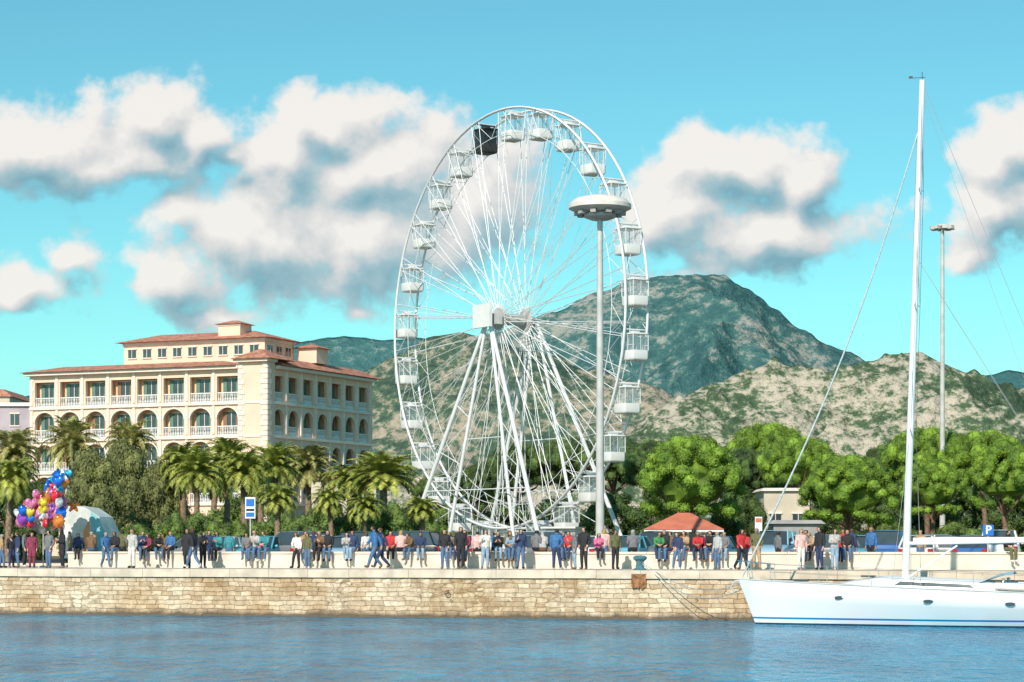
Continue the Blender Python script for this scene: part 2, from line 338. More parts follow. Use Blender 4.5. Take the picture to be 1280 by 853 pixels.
L(nt2,mxc.outputs['Result'],b.inputs['Base Color']); b.inputs['Roughness'].default_value=.85
hh=N(nt2,'ShaderNodeMath',operation='MULTIPLY_ADD'); hh.inputs[1].default_value=-.8; L(nt2,br.outputs['Fac'],hh.inputs[0]); L(nt2,n3.outputs['Fac'],hh.inputs[2])
bp=N(nt2,'ShaderNodeBump'); bp.inputs['Strength'].default_value=.8; bp.inputs['Distance'].default_value=.05; L(nt2,hh.outputs[0],bp.inputs['Height']); L(nt2,bp.outputs[0],b.inputs['Normal'])
mb=MB()
rows=[]
for z in [ -2.5,-.2,.05,.12,.3,.6,.9,1.2,1.5,1.62]:
    row=[]
    for i in range(601):
        x=-150+i*.5; y=-.22 if z<.1 else 0
        y+= (noise.noise(Vector((x*1.7,z*4,3)))*.06 if z>.1 else noise.noise(Vector((x*.8,z*4,9)))*.10)
        if z==1.62: y=.0
        row.append((x,y,z))
    rows.append(row)
mb.grid(rows); mb.poly([(-150,0,1.62),(150,0,1.62),(150,1.2,1.62),(-150,1.2,1.62)])
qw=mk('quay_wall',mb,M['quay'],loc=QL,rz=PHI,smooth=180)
top(qw,'coursed golden tan stone quay wall rising from the water','quay wall')
mb=MB(); i=-90.0
while i<90:
    l=R_.uniform(1.6,2.6); mb.box((i+l/2,.32,1.795+R_.uniform(-.006,.006)),(l-.012,.82,.33)); i+=l
mk('coping',mb,M['coping'],parent=qw)
s=SQ(560,0); p=FR(s,-.12); mb=MB(); mb.path([(.10*cos(t*pi/8),0,.10*sin(t*pi/8)) for t in range(16)],.02,6,closed=True); mb.box((0,.06,.11),(.07,.14,.07))
o=mk('mooring_ring',mb,M['rust'],loc=(p[0],p[1],ZZ(742,p[1])),rz=PHI,smooth=40); top(o,'small rusty iron mooring ring fixed to quay stones','mooring ring')
s=SQ(799,0); p=FR(s,-.105); mb=MB(); n_=14
upz=.2; pts=[(-.30+.6*k/n_,0,-.25-R_.uniform(0,.25)*(1-abs(k/n_-.5))) for k in range(n_+1)]
for a_,b_ in zip(pts,pts[1:]): mb.poly([a_,b_,(b_[0],0,upz),(a_[0],0,upz)]); mb.poly([(a_[0],.04,upz),(a_[0],0,upz),(b_[0],0,upz),(b_[0],.04,upz)])
o=mk('rusty_wall_plate',mb,M['rust'],loc=(p[0],p[1],1.62),rz=PHI); top(o,'ragged rust stained iron plate below the bollard','wall plate')
def bollard(px,off,lab):
    mb=MB(); mb.lathe([(.0,0),(.26,0),(.26,.05),(.17,.1),(.15,.32),(.19,.38),(.27,.44),(.28,.52),(.2,.58),(0,.6)],n=20)
    p=Q(px,off); o=mk('mooring_bollard',mb,M['bollard'],loc=(p[0],p[1],GZ+.01),smooth=40); top(o,lab,'bollard')
bollard(800,.45,'teal painted iron mooring bollard on quay edge')

s0=SQ(86,6.2); s1_=SQ(1400,6.2)
mb=MB(); mb.box(((s0+s1_)/2,6.35,GZ+.32),(s1_-s0,.46,.64)); 
sw=mk('low_wall',mb,M['lowwall'],loc=QL,rz=PHI); top(sw,'long low cream plastered seat wall along the promenade','wall')
mb=MB(); x=s0-.05
while x<s1_:
    mb.box((x+1.5,6.35,GZ+.685),(2.985,.56,.09)); x+=3.0
mk('wall_cap',mb,M['lowwall'],parent=sw)
WTOP=GZ+.73

# ------------------------------------------------------------------ mountains
def mtmat(name, rock, green, haze, hz, sc=.12, pos=.5, ys=.35):
    m,nt,b=newmat(name); tc=N(nt,'ShaderNodeTexCoord')
    mp=N(nt,'ShaderNodeMapping'); mp.inputs['Scale'].default_value=(1,ys,1.3); L(nt,tc.outputs['Object'],mp.inputs[0])
    a=N(nt,'ShaderNodeTexNoise'); a.inputs['Scale'].default_value=sc; a.inputs['Detail'].default_value=5; a.inputs['Roughness'].default_value=.75; L(nt,mp.outputs[0],a.inputs[0])
    a2=N(nt,'ShaderNodeTexNoise'); a2.inputs['Scale'].default_value=sc*.10; a2.inputs['Detail'].default_value=3; a2.inputs['Roughness'].default_value=.6; L(nt,mp.outputs[0],a2.inputs[0])
    mv=N(nt,'ShaderNodeMath',operation='MULTIPLY_ADD'); mv.inputs[1].default_value=1.1; mv.inputs[2].default_value=-.05; L(nt,a.outputs['Fac'],mv.inputs[0])
    ma=N(nt,'ShaderNodeMath',operation='MULTIPLY_ADD'); ma.inputs[1].default_value=.75; L(nt,a2.outputs['Fac'],ma.inputs[0]); L(nt,mv.outputs[0],ma.inputs[2])
    r=N(nt,'ShaderNodeValToRGB'); e=r.color_ramp.elements
    ps=pos+.375
    e[0].position=ps-.18; e[0].color=(*[q*.45 for q in green],1); e[1].position=ps+.10; e[1].color=(*rock,1)
    q=e.new(ps-.04); q.color=(*green,1); q=e.new(ps+.02); q.color=(*[g_*.5+r_*.5 for g_,r_ in zip(green,rock)],1)
    L(nt,ma.outputs[0],r.inputs[0])
    mx=N(nt,'ShaderNodeMix',data_type='RGBA'); mx.inputs['Factor'].default_value=hz; L(nt,r.outputs[0],mx.inputs['A']); mx.inputs['B'].default_value=(*haze,1)  # distance haze blended into the base colour, stronger on farther hills
    L(nt,mx.outputs['Result'],b.inputs['Base Color']); b.inputs['Roughness'].default_value=1; b.inputs['Specular IOR Level'].default_value=0
    bp=N(nt,'ShaderNodeBump'); bp.inputs['Strength'].default_value=.8; bp.inputs['Distance'].default_value=.7/sc; L(nt,mv.outputs[0],bp.inputs['Height']); L(nt,bp.outputs[0],b.inputs['Normal'])
    return m
def ridge(name, pts, D, depth, amp, seed, mt, x0=-200, x1=1500, step=3.0, rows=90, nsc=1.0, power=1.0, fine=.12, crag=0.0):
    mb=MB()
    def prof(p):
        for (a,b_),(c,d) in zip(pts,pts[1:]):
            if a<=p<=c:
                t=(p-a)/(c-a); t=t*t*(3-2*t)*.5+t*.5; return b_+(d-b_)*t
        return pts[0][1] if p<pts[0][0] else pts[-1][1]
    R=[]; xs=[x0+i*step for i in range(int((x1-x0)/step)+1)]
    pr=[(HZ-prof(p))/F*D for p in xs]
    for j in range(rows+8):
        t=j/rows; row=[]
        for p,zr in zip(xs,pr):
            X=(p-640)/F*D; Y=D-depth*(1-t)
            sh=t**power if t<=1 else 1-(t-1)*3
            v=Vector((X*.004*nsc,Y*.004*nsc,seed))
            rn=-abs(noise.fractal(v,1.1,2.0,4))*1.5+.3+noise.fractal(v*.7+Vector((3,3,3)),1.1,2.0,2)*.8
            fn=noise.fractal(Vector((X*.03*nsc,Y*.02*nsc,seed+5)),.9,2.1,3)
            cr_=max(0,fn-.18)*crag
            env=min(1,t*2.5)*(1.0 if t<.7 else max(0,1-(t-.7)*3.33))
            z=zr*sh + amp*env*rn + amp*fine*(fn*.5+cr_)*min(1,t*3)
            row.append((X,Y,z+CH-2))
        R.append(row)
    mb.grid(R); o=mk(name,mb,mt,smooth=180); struct(o); return o
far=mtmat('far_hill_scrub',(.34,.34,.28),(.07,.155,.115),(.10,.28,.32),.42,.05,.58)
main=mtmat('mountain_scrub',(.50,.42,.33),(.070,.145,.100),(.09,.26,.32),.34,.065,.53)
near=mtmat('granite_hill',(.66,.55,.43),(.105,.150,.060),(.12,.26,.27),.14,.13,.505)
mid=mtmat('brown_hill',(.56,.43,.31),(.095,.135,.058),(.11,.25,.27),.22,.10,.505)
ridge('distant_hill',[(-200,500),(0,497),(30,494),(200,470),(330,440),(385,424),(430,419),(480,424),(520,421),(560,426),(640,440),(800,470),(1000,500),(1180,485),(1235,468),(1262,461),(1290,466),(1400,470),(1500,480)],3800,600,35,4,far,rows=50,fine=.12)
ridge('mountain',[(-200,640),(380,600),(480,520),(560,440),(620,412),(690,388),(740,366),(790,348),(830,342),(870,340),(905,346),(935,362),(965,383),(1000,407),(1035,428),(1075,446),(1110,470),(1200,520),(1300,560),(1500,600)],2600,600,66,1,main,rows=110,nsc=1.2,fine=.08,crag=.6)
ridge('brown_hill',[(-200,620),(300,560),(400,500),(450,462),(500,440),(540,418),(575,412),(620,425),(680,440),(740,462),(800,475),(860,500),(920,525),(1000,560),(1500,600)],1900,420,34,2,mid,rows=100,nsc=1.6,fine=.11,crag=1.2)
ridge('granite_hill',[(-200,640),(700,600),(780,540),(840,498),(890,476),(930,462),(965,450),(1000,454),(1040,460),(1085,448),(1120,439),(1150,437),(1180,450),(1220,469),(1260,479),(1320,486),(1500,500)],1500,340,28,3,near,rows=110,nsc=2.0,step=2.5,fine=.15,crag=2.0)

# ------------------------------------------------------------------ foliage
def leafcloud(mb, cx,cy,cz, rad, n, size, sq=(1,1,.75), up=.3, lo=.62):
    for _ in range(n):
        d=Vector((R_.gauss(0,1),R_.gauss(0,1),R_.gauss(0,1))).normalized()
        rr=rad*(R_.uniform(lo,1.08))
        p=Vector((cx+d.x*rr*sq[0],cy+d.y*rr*sq[1],cz+d.z*rr*sq[2]))
        nrm=(d*1.3+Vector((R_.gauss(0,.5),R_.gauss(0,.5),R_.gauss(up,.5)))).normalized()
        a=nrm.cross(Vector((R_.gauss(0,1),R_.gauss(0,1),R_.gauss(0,1)))).normalized(); b=nrm.cross(a)
        s=size*R_.uniform(.6,1.3); l=s*R_.uniform(1,1.8)
        mb.poly([p-a*l*.5,p+b*s*.35,p+a*l*.5,p-b*s*.35])
def core(mb,c,r,sq,nu=8,nv=5):
    b0=len(mb.v); mb.ball(c,r,nu,nv,sq)
    for i in range(b0,len(mb.v)):
        v=Vector(mb.v[i]); k=1+noise.noise(v*1.3)*.22; cc=Vector(c); mb.v[i]=tuple(cc+(v-cc)*k)
def pine(seed, W, H, crown_h):
    rr=random.Random(seed); tr=MB(); cr=MB()
    zb=H-crown_h; lean=rr.uniform(-.5,.5)
    fork=Vector((lean,rr.uniform(-.3,.3),zb*.85))
    tr.path([(0,0,-.1),(lean*.4,0,zb*.5),fork],[.34,.27,.22],9)
    n=92
    for i in range(n):
        th=i*2.399+rr.uniform(-.3,.3); q=sqrt((i+.5)/n)
        rx=W/2*q*.90*rr.uniform(.94,1.04)
        z=zb+crown_h*(.14+.74*sqrt(max(0,1-(q*.98)**2.2)))*rr.uniform(.94,1.05)
        c=(lean+rx*cos(th),rx*sin(th),z); r=W*.068*rr.uniform(.8,1.35)
        core(cr,(c[0],c[1],c[2]-.05*r),r*.86,(1,1,.80),8,5); leafcloud(cr,*c,r,240,.105,(1.08,1.08,.9),.5,.8)
        if i%9==0: tr.path([fork,fork.lerp(Vector(c),.55)+Vector((0,0,-.4)),c],[.13,.08,.04],5)
    core(cr,(lean,0,zb+crown_h*.42),1,(W*.33,W*.33,crown_h*.28),16,10)
    for i in range(18):
        th=i*2*pi/18+rr.uniform(-.2,.2); rx=W/2*rr.uniform(.6,.84); r=W*.066*rr.uniform(.85,1.2); c=(lean+rx*cos(th),rx*sin(th),zb+crown_h*rr.uniform(.04,.14))
        core(cr,c,r*.86,(1,1,.6)); leafcloud(cr,*c,r,200,.11,(1.05,1.05,.7),.3,.8)
    return tr.mesh('pine_trunk',[M['bark']],60), cr
PM=[]
for i,(W,H,ch) in enumerate([(8.6,8.8,5.8),(9.6,9.6,3.6),(7.5,8.6,4.8)]):
    t,c=pine(i+3,W,H,ch)
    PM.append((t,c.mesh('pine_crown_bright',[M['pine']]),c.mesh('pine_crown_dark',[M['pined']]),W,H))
def put_pine(px,D,ytop,width_px,var,dark,lab):
    t,cb_,cd_,W,H=PM[var]; x,y=P(px,D)
    sx=width_px/F*D/W; sz=(ZZ(ytop,D)-GZ)/H
    e=bpy.data.objects.new('pine_tree',None); COL.objects.link(e); e.location=(x,y,GZ); e.scale=(sx,sx,sz); e.rotation_euler=(0,0,R_.uniform(0,6.28))
    top(e,lab,'pine tree','umbrella pines by the promenade')
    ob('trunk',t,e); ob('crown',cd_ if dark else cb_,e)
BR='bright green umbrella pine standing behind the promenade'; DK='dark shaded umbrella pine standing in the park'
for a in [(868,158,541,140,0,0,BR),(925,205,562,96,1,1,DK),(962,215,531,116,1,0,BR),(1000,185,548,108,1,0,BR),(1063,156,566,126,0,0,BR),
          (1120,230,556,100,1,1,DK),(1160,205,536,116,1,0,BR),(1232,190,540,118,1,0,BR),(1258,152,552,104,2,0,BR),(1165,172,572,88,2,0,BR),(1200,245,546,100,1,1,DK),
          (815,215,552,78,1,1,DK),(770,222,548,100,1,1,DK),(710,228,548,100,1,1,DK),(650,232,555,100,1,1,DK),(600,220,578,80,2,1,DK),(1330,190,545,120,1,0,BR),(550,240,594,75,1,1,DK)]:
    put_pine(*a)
# palms
def palm(seed, H, nf, fl, droop):
    rr=random.Random(seed); tr=MB(); cr=MB()
    pts=[]; rs=[]; lx=rr.uniform(-.4,.4)
    K=26
    for i in range(K+1):
        t=i/K; pts.append((lx*t*t,0,H*t-.1)); rs.append((.27-.07*t+(.03 if i%2 else 0))*(1.25 if t<.06 else 1)+(.1 if t>.93 else 0))
    tr.path(pts,rs,9)
    top_=Vector((lx,0,H))
    for i in range(nf):
        th=i*2.399+rr.uniform(-.2,.2); el=1.45-1.7*(i/nf)+rr.uniform(-.12,.12)
        Lf=fl*rr.uniform(.85,1.1); d=Vector((cos(th),sin(th),0)); p=top_+d*.1; seg=9; path=[p.copy()]; e_=el
        for k in range(seg):
            e_-=droop*(k+1)/seg*.34
            p=p+(d*cos(e_)+Vector((0,0,sin(e_))))*(Lf/seg); path.append(p.copy())
        cr.path(path,[.035*(1-j/(seg+2)) for j in range(seg+1)],3,caps=False)
        side=Vector((-sin(th),cos(th),0)); nl=34
        for k in range(2,nl):
            t=k/nl*seg; j=min(int(t),seg-1); q=path[j].lerp(path[j+1],t-j); ax=(path[j+1]-path[j]).normalized(); upv=side.cross(ax)
            ll=.66*fl/2.4*sin(pi*min(.97,(k/nl)*.8+.18))
            for sg in (-1,1):
                dv=(side*sg*.8+ax*.6-Vector((0,0,.15))+upv*rr.uniform(-.15,.3)).normalized()*ll*rr.uniform(.85,1.1)
                wv=ax*.060
                cr.poly([q-wv,q+wv,q+dv])
    return tr.mesh('palm_trunk',[M['pbark']],60), cr.mesh('palm_crown',[M['palm']]), cr.mesh('palm_crown_olive',[M['palmo']])
PL=[palm(1,6,62,2.5,.95),palm(2,5,54,2.2,1.1),palm(3,6.5,68,2.7,.8)]
PH=[6,5,6.5]
def put_palm(px,D,ytop,wpx,var,dry,lab='date palm with arching green fronds in a planted bed'):
    t,c,c2,=PL[var]; H=PH[var]; x,y=P(px,D); Wd=[4.6,4.0,5.0][var]
    sx=wpx/F*D/Wd; Ht=ZZ(ytop,D)-GZ; sz=Ht/(H+1.9)
    e=bpy.data.objects.new('palm_tree',None); COL.objects.link(e); e.location=(x,y,GZ); e.rotation_euler=(0,0,R_.uniform(0,6.28)); e.scale=(sx,sx,sz)
    top(e,lab,'palm tree','date palms near the hotel')
    ob('trunk',t,e); ob('crown',c2 if dry else c,e)
YL='date palm with yellowish olive fronds near the hotel'
for a in [(20,165,528,75,0,1,YL),(92,175,519,75,2,1,YL),(165,178,517,70,0,1,YL),(230,150,540,70,1,0),(246,140,560,74,2,0),(283,155,540,70,0,0),(306,142,550,74,1,0),
          (345,146,552,74,2,0),(386,160,550,78,0,1,YL),(346,125,595,60,1,0),(438,158,566,84,1,0),(480,138,564,102,2,0,YL),(528,132,612,56,1,0),(265,168,560,64,1,0),(415,132,600,54,1,0),(10,138,560,70,1,0),(325,150,560,64,1,0),(455,130,610,54,1,0)]:
    put_palm(*a)
def bush(seed,W,Dp,H,base,n,ls,leafn,mt,name='crown'):
    rr=random.Random(seed); cr=MB()
    for i in range(n):
        th=rr.uniform(0,6.28); q=sqrt(rr.random()); zf=rr.random()
        k=sqrt(max(.25,1-(zf*.93)**2.6))
        x=W/2*q*cos(th)*k*.9; y=Dp/2*q*sin(th)*k*.9; z=base+(H-base)*zf*.88; r=min(W,Dp,H)*.17*rr.uniform(.6,1.3)
        core(cr,(x,y,z),r*.80,(1,1,.9)); leafcloud(cr,x,y,z,r,leafn,ls,(1.15,1.15,1),.2,.7)
    return cr.mesh(name,[mt])
tmb=MB(); tmb.path([(0,0,-.1),(.1,0,1.2),(.2,.1,2.2)],[.25,.2,.15],7); tmb.path([(.1,0,1.1),(-.8,.2,2.6)],[.14,.07],6); tmb.path([(.15,0,1.4),(1.0,-.2,2.9)],[.14,.07],6)
BT=tmb.mesh('bush_trunk',[M['bark']],60)
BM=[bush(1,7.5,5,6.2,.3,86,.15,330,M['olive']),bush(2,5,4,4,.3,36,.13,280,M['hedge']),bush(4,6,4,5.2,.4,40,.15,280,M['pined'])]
BW=[(7.5,6.2),(5,4),(6,5.2)]
def put_bush(px,D,yt,wpx,var,lab,cat='tree',nm='leafy_tree'):
    x,y=P(px,D); W,H=BW[var]; sx=wpx/F*D/W; sz=(ZZ(yt,D)-GZ)/H
    e=bpy.data.objects.new(nm,None); COL.objects.link(e); e.location=(x,y,GZ); e.scale=(sx,sx,sz); e.rotation_euler=(0,0,R_.choice([0,3.14])+R_.uniform(-.3,.3))
    top(e,lab,cat,'leafy trees and shrubs of the park'); ob('trunk',BT,e); ob('crown',BM[var],e)
OL='olive green tamarisk tree beside the hotel garden'; SH='dense green shrub behind the parked cars'; DT='dark green leafy tree in the park'
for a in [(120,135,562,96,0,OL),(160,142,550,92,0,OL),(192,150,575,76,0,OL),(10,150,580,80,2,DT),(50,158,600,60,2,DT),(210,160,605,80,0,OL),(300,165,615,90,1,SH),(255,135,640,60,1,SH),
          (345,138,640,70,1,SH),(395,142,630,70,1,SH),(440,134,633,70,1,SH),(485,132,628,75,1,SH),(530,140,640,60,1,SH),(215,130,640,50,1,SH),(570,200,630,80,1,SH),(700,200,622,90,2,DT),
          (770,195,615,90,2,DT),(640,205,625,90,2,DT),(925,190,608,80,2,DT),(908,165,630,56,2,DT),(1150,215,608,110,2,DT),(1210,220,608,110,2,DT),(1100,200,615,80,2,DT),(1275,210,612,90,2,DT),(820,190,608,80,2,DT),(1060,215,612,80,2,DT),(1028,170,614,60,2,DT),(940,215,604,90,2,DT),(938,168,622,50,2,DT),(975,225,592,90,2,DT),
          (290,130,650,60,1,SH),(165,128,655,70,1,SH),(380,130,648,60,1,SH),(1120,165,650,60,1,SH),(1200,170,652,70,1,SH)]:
    put_bush(*a)

# ------------------------------------------------------------------ hotel
hotel=bpy.data.objects.new('hotel',None); COL.objects.link(hotel); hx,hy=P(335,215); hotel.location=(hx,hy,GZ); hotel.rotation_euler=(0,0,radians(-24))
top(hotel,'peach cream hotel with arched loggias and terracotta roof','hotel')
FL=[5.15,8.4,11.65,14.9]; EAVE=18.4; BW_=2.93; TH=.35
LX=-3.0
def facade_pts(kind):
    if kind==0: return lambda a,d,z: (LX-8*3.05+a*3.05/BW_, d, z), 8
    return lambda a,d,z: (-d, .55+a, z), 7
wall=MB(); inner=MB(); trim=MB()
for kind in (0,1):
    T,nb=facade_pts(kind); tot=nb*BW_
    def quad(mb_,pts): mb_.poly([T(*p) for p in pts])
    for fi,fz in enumerate(FL):
        fh=3.25 if fi<3 else EAVE-fz; arched=fi<3
        for b_ in range(nb):
            a0=b_*BW_; ow=2.25 if kind==0 else 1.9; l=a0+(BW_-ow)/2; r=l+ow
            if arched:
                zs=fz+1.72; 
                pts=[(l,fz)]+[( (l+r)/2-ow/2*cos(t*pi/12), zs+ow/2*sin(t*pi/12)*.92) for t in range(13)]+[(r,fz)]
            else: pts=[(l,fz),(l,fz+2.55),(r,fz+2.55),(r,fz)]
            quad(wall,[(a0,0,fz),(l,0,fz),(l,0,fz+fh),(a0,0,fz+fh)]); quad(wall,[(r,0,fz),(a0+BW_,0,fz),(a0+BW_,0,fz+fh),(r,0,fz+fh)])
            for p,q in zip(pts[1:-1],pts[2:-1]): quad(wall,[(p[0],0,p[1]),(q[0],0,q[1]),(q[0],0,fz+fh),(p[0],0,fz+fh)])
            for p,q in zip(pts,pts[1:]): quad(wall,[(p[0],0,p[1]),(p[0],TH,p[1]),(q[0],TH,q[1]),(q[0],0,q[1])])
            if arched:
                for p,q in zip(pts[1:-1],pts[2:-1]):
                    cx=(l+r)/2; cz=fz+1.72
                    def o_(pt,k): return (cx+(pt[0]-cx)*k, cz+(pt[1]-cz)*k)
                    p2=o_(p,1.16); q2=o_(q,1.16)
                    quad(trim,[(p[0],-.05,p[1]),(q[0],-.05,q[1]),(q2[0],-.05,q2[1]),(p2[0],-.05,p2[1])])
            for aa in ([a0,a0+BW_] if b_==nb-1 else [a0]):
                c=T(aa,-.04,fz+fh/2); trim.box(c,(.30,.16,fh-.42) if kind==0 else (.16,.30,fh-.42))
        c=T(tot/2,-.06,fz-.1); trim.box(c,(tot*3.05/BW_+.5,.3,.24) if kind==0 else (.3,tot+.5,.24))
        quad(inner,[(0,.9,fz),(tot,.9,fz),(tot,.9,fz+fh),(0,.9,fz+fh)])
        quad(inner,[(0,TH,fz+.02),(tot,TH,fz+.02),(tot,.9,fz+.02),(0,.9,fz+.02)])
        quad(inner,[(0,TH,fz+fh-.2),(tot,TH,fz+fh-.2),(tot,.9,fz+fh-.2),(0,.9,fz+fh-.2)])
        for b_ in range(0,nb+1):
            quad(inner,[(b_*BW_,TH,fz),(b_*BW_,.9,fz),(b_*BW_,.9,fz+fh),(b_*BW_,TH,fz+fh)])
    quad(wall,[(0,0,0),(tot,0,0),(tot,0,FL[0]),(0,0,FL[0])])
wall.poly([(LX,0,0),(0,0,0),(0,0,EAVE),(LX,0,EAVE)]); wall.poly([(0,0,0),(0,.55,0),(0,.55,EAVE),(0,0,EAVE)])
ex=LX-24.4; wall.poly([(ex-.3,0,0),(ex,0,0),(ex,0,EAVE),(ex-.3,0,EAVE)])
wall.poly([(ex-.3,21.3,0),(ex-.3,0,0),(ex-.3,0,EAVE),(ex-.3,21.3,EAVE)])
wall.poly([(0,.55+7*BW_,0),(0,21.6,0),(0,21.6,EAVE),(0,.55+7*BW_,EAVE)]); wall.poly([(0,21.6,0),(ex,21.6,0),(ex,21.6,EAVE),(0,21.6,EAVE)])
mk('wall',wall,M['plaster'],hotel); mk('loggia_interior',inner,M['ochre'],hotel)
cbk=MB(); cbk.box((LX/2+.1,.25,(EAVE+.5)/2),(-LX+.2,1.5,EAVE+.5)); mk('corner_block',cbk,M['plaster'],hotel)
for z in range(0,37):
    zc=.3+z*.5
    if zc<EAVE+.1:
        wq=.75 if z%2 else .5
        trim.box((.22-wq/2,-.53,zc),(wq,.1,.44)); trim.box((.22,-.5+wq/2,zc),(.1,wq,.44)); trim.box((LX-.02+wq/2,-.53,zc),(wq,.08,.44)); trim.box((ex-.3+wq/2,-.03,zc),(wq*.6,.08,.44))
trim.box(((ex-.3+LX)/2-.2,-.25,EAVE-.15),(-ex+LX+.6,.7,.3)); trim.box((.25,11.3,EAVE-.153),(.7,20.4,.3)); trim.box((LX/2+.1,.0,EAVE+.42),(-LX+.8,2.0,.28))
for fz in (8.3,11.55,14.8): trim.box((LX/2+.1,-.53,fz),(-LX-1.2,.1,.2))
mk('trim',trim,M['trim'],hotel)
def hip(mb,x0,x1,y0,y1,z0,z1,ins):
    b=[(x0,y0,z0),(x1,y0,z0),(x1,y1,z0),(x0,y1,z0)]; t=[(x0+ins,y0+ins,z1),(x1-ins,y0+ins,z1),(x1-ins,y1-ins,z1),(x0+ins,y1-ins,z1)]
    for i in range(4): mb.poly([b[i],b[(i+1)%4],t[(i+1)%4],t[i]])
    mb.poly(t); mb.poly(b[::-1])
rf=MB(); hip(rf,ex-1,LX-.2,-.9,22,EAVE+.02,EAVE+.75,3.2); hip(rf,LX-.8,.9,1.2,22.3,EAVE+.06,EAVE+1.0,2.0); hip(rf,LX-.5,.9,-1.3,4.0,EAVE+.57,EAVE+1.6,2.1)
mk('roof',rf,M['tile'],hotel)
at=MB(); at.box((-11.2,7.4,20.2),(16.4,5.8,2.6)); at.box((-7.4,6.2,22.3),(2.5,2.2,1.5)); at.box((-1.5,11.5,20.1),(2.2,2.4,1.5))
mk('attic_storey',at,M['plaster'],hotel)
ar=MB(); hip(ar,-20.1,-2.3,3.8,11.0,21.52,22.5,3.4); hip(ar,-9.0,-5.8,4.8,7.6,23.07,23.5,1.3); hip(ar,-3.0,0,9.9,13.1,20.87,21.35,1.4)
mk('attic_roof',ar,M['tile'],hotel)
tb=MB(); tb.box((-11.2,4.45,21.35),(16.6,.12,.3)); tb.box((-7.4,5.05,22.97),(2.7,.1,.16)); tb.box((-2.92,7.4,21.35),(.12,5.8,.3)); mk('attic_trim',tb,M['trim'],hotel)
dm=MB(); dm.mi=0; dm.box((0,0,1.2),(1.0,.06,2.35)); dm.mi=1; dm.box((-.72,-.05,1.2),(.42,.06,2.35)); dm.box((.72,-.05,1.2),(.42,.06,2.35)); dm.mi=2; dm.box((0,-.05,1.2),(.06,.05,2.35)); dm.box((0,-.02,2.42),(1.1,.1,.08))
DM=[dm.mesh('balcony_door',[M['glass'],M['shutter'],M['trim']]),dm.mesh('balcony_door_b',[M['glass'],M['shutterb'],M['trim']])]
bm_=MB(); bm_.box((0,0,.93),(2.25,.16,.1)); bm_.box((0,0,.08),(2.25,.14,.1))
for i in range(12): bm_.lathe([(.035,.13),(.07,.3),(.03,.55),(.045,.7),(.035,.88)],(-1.03+i*.187,0,0),6)
BA=bm_.mesh('balustrade',[M['white']])
for kind in (0,1):
    T,nb=facade_pts(kind); rz=0 if kind==0 else pi/2
    for fi,fz in enumerate(FL):
        for b_ in range(nb):
            c=(b_+.5)*BW_
            ob('window',DM[(b_*7+fi*3+kind)%5==0],hotel,T(c,.83,fz),rz)
            ob('balustrade',BA,hotel,T(c,.17,fz+.02),rz,(1.03 if kind==0 else .84,1,1))
wm=MB(); wm.mi=0; wm.box((0,0,0),(.9,.06,.85)); wm.mi=1; wm.box((0,-.02,.48),(1.1,.12,.1)); wm.box((0,-.02,-.48),(1.1,.12,.1)); wm.box((0,-.03,0),(.05,.06,.85))
WM=wm.mesh('attic_window',[M['glass'],M['trim']])
for i in range(9): ob('window',WM,hotel,(-18.4+i*1.78,4.44,20.4))
for i in range(3): ob('window',WM,hotel,(-2.97,5.5+i*1.8,20.4),pi/2)
gm=MB(); gm.mi=0; gm.box((0,0,1.5),(1.9,.08,2.6)); gm.mi=1; gm.box((0,-.03,2.9),(2.2,.16,.16)); gm.box((0,-.05,1.5),(.08,.06,2.6))
GM=gm.mesh('shop_window',[M['glass'],M['trim']])
for kind in (0,1):
    T,nb=facade_pts(kind)
    for b_ in range(nb): ob('window',GM,hotel,T((b_+.5)*BW_,-.05,.3),0 if kind==0 else pi/2)

def simple_building(px0,px1,D,ytop,mt,lab,nm,roofm,floors=2,depth=9,win=True,roofh=.25):
    x0=P(px0,D)[0]; x1=P(px1,D)[0]; W=x1-x0; H=ZZ(ytop,D)-GZ
    e=bpy.data.objects.new(nm,None); COL.objects.link(e); e.location=((x0+x1)/2,D,GZ); top(e,lab,'building')
    mb=MB(); mb.box((0,depth/2,H/2),(W,depth,H)); mk('wall',mb,mt,e)
    mb=MB(); hip(mb,-W/2-.3,W/2+.3,-.3,depth+.3,H+.003,H+roofh,min(W,depth)*.4 if roofh>.5 else .3); mk('roof',mb,roofm,e)
    if win:
        n=max(2,int(W/2.4))
        for f in range(floors):
            for i in range(n): ob('window',WM,e,(-W/2+(i+.5)*W/n,-.03,H*(f+.55)/floors),0,(1,1,1.4))
simple_building(-40,38,240,508,M['mauve'],'mauve grey block of flats beside the hotel','apartment_building',M['tan'],5,12,roofh=.4)
simple_building(-20,12,255,496,M['beige'],'small beige rooftop of an older town building','townhouse',M['tile'],5,12,roofh=.9)
simple_building(955,1012,182,614,M['beige'],'beige plaster building between the pine trees','park_building',M['tan'],1,6)
simple_building(967,1026,150,655,M['grey'],'low grey service kiosk with flat roof','service_kiosk',M['grey'],1,3,False)
simple_building(385,470,205,600,M['beige'],'low cream annex wing beside the hotel','hotel_annex',M['tile'],1,8,roofh=.8)

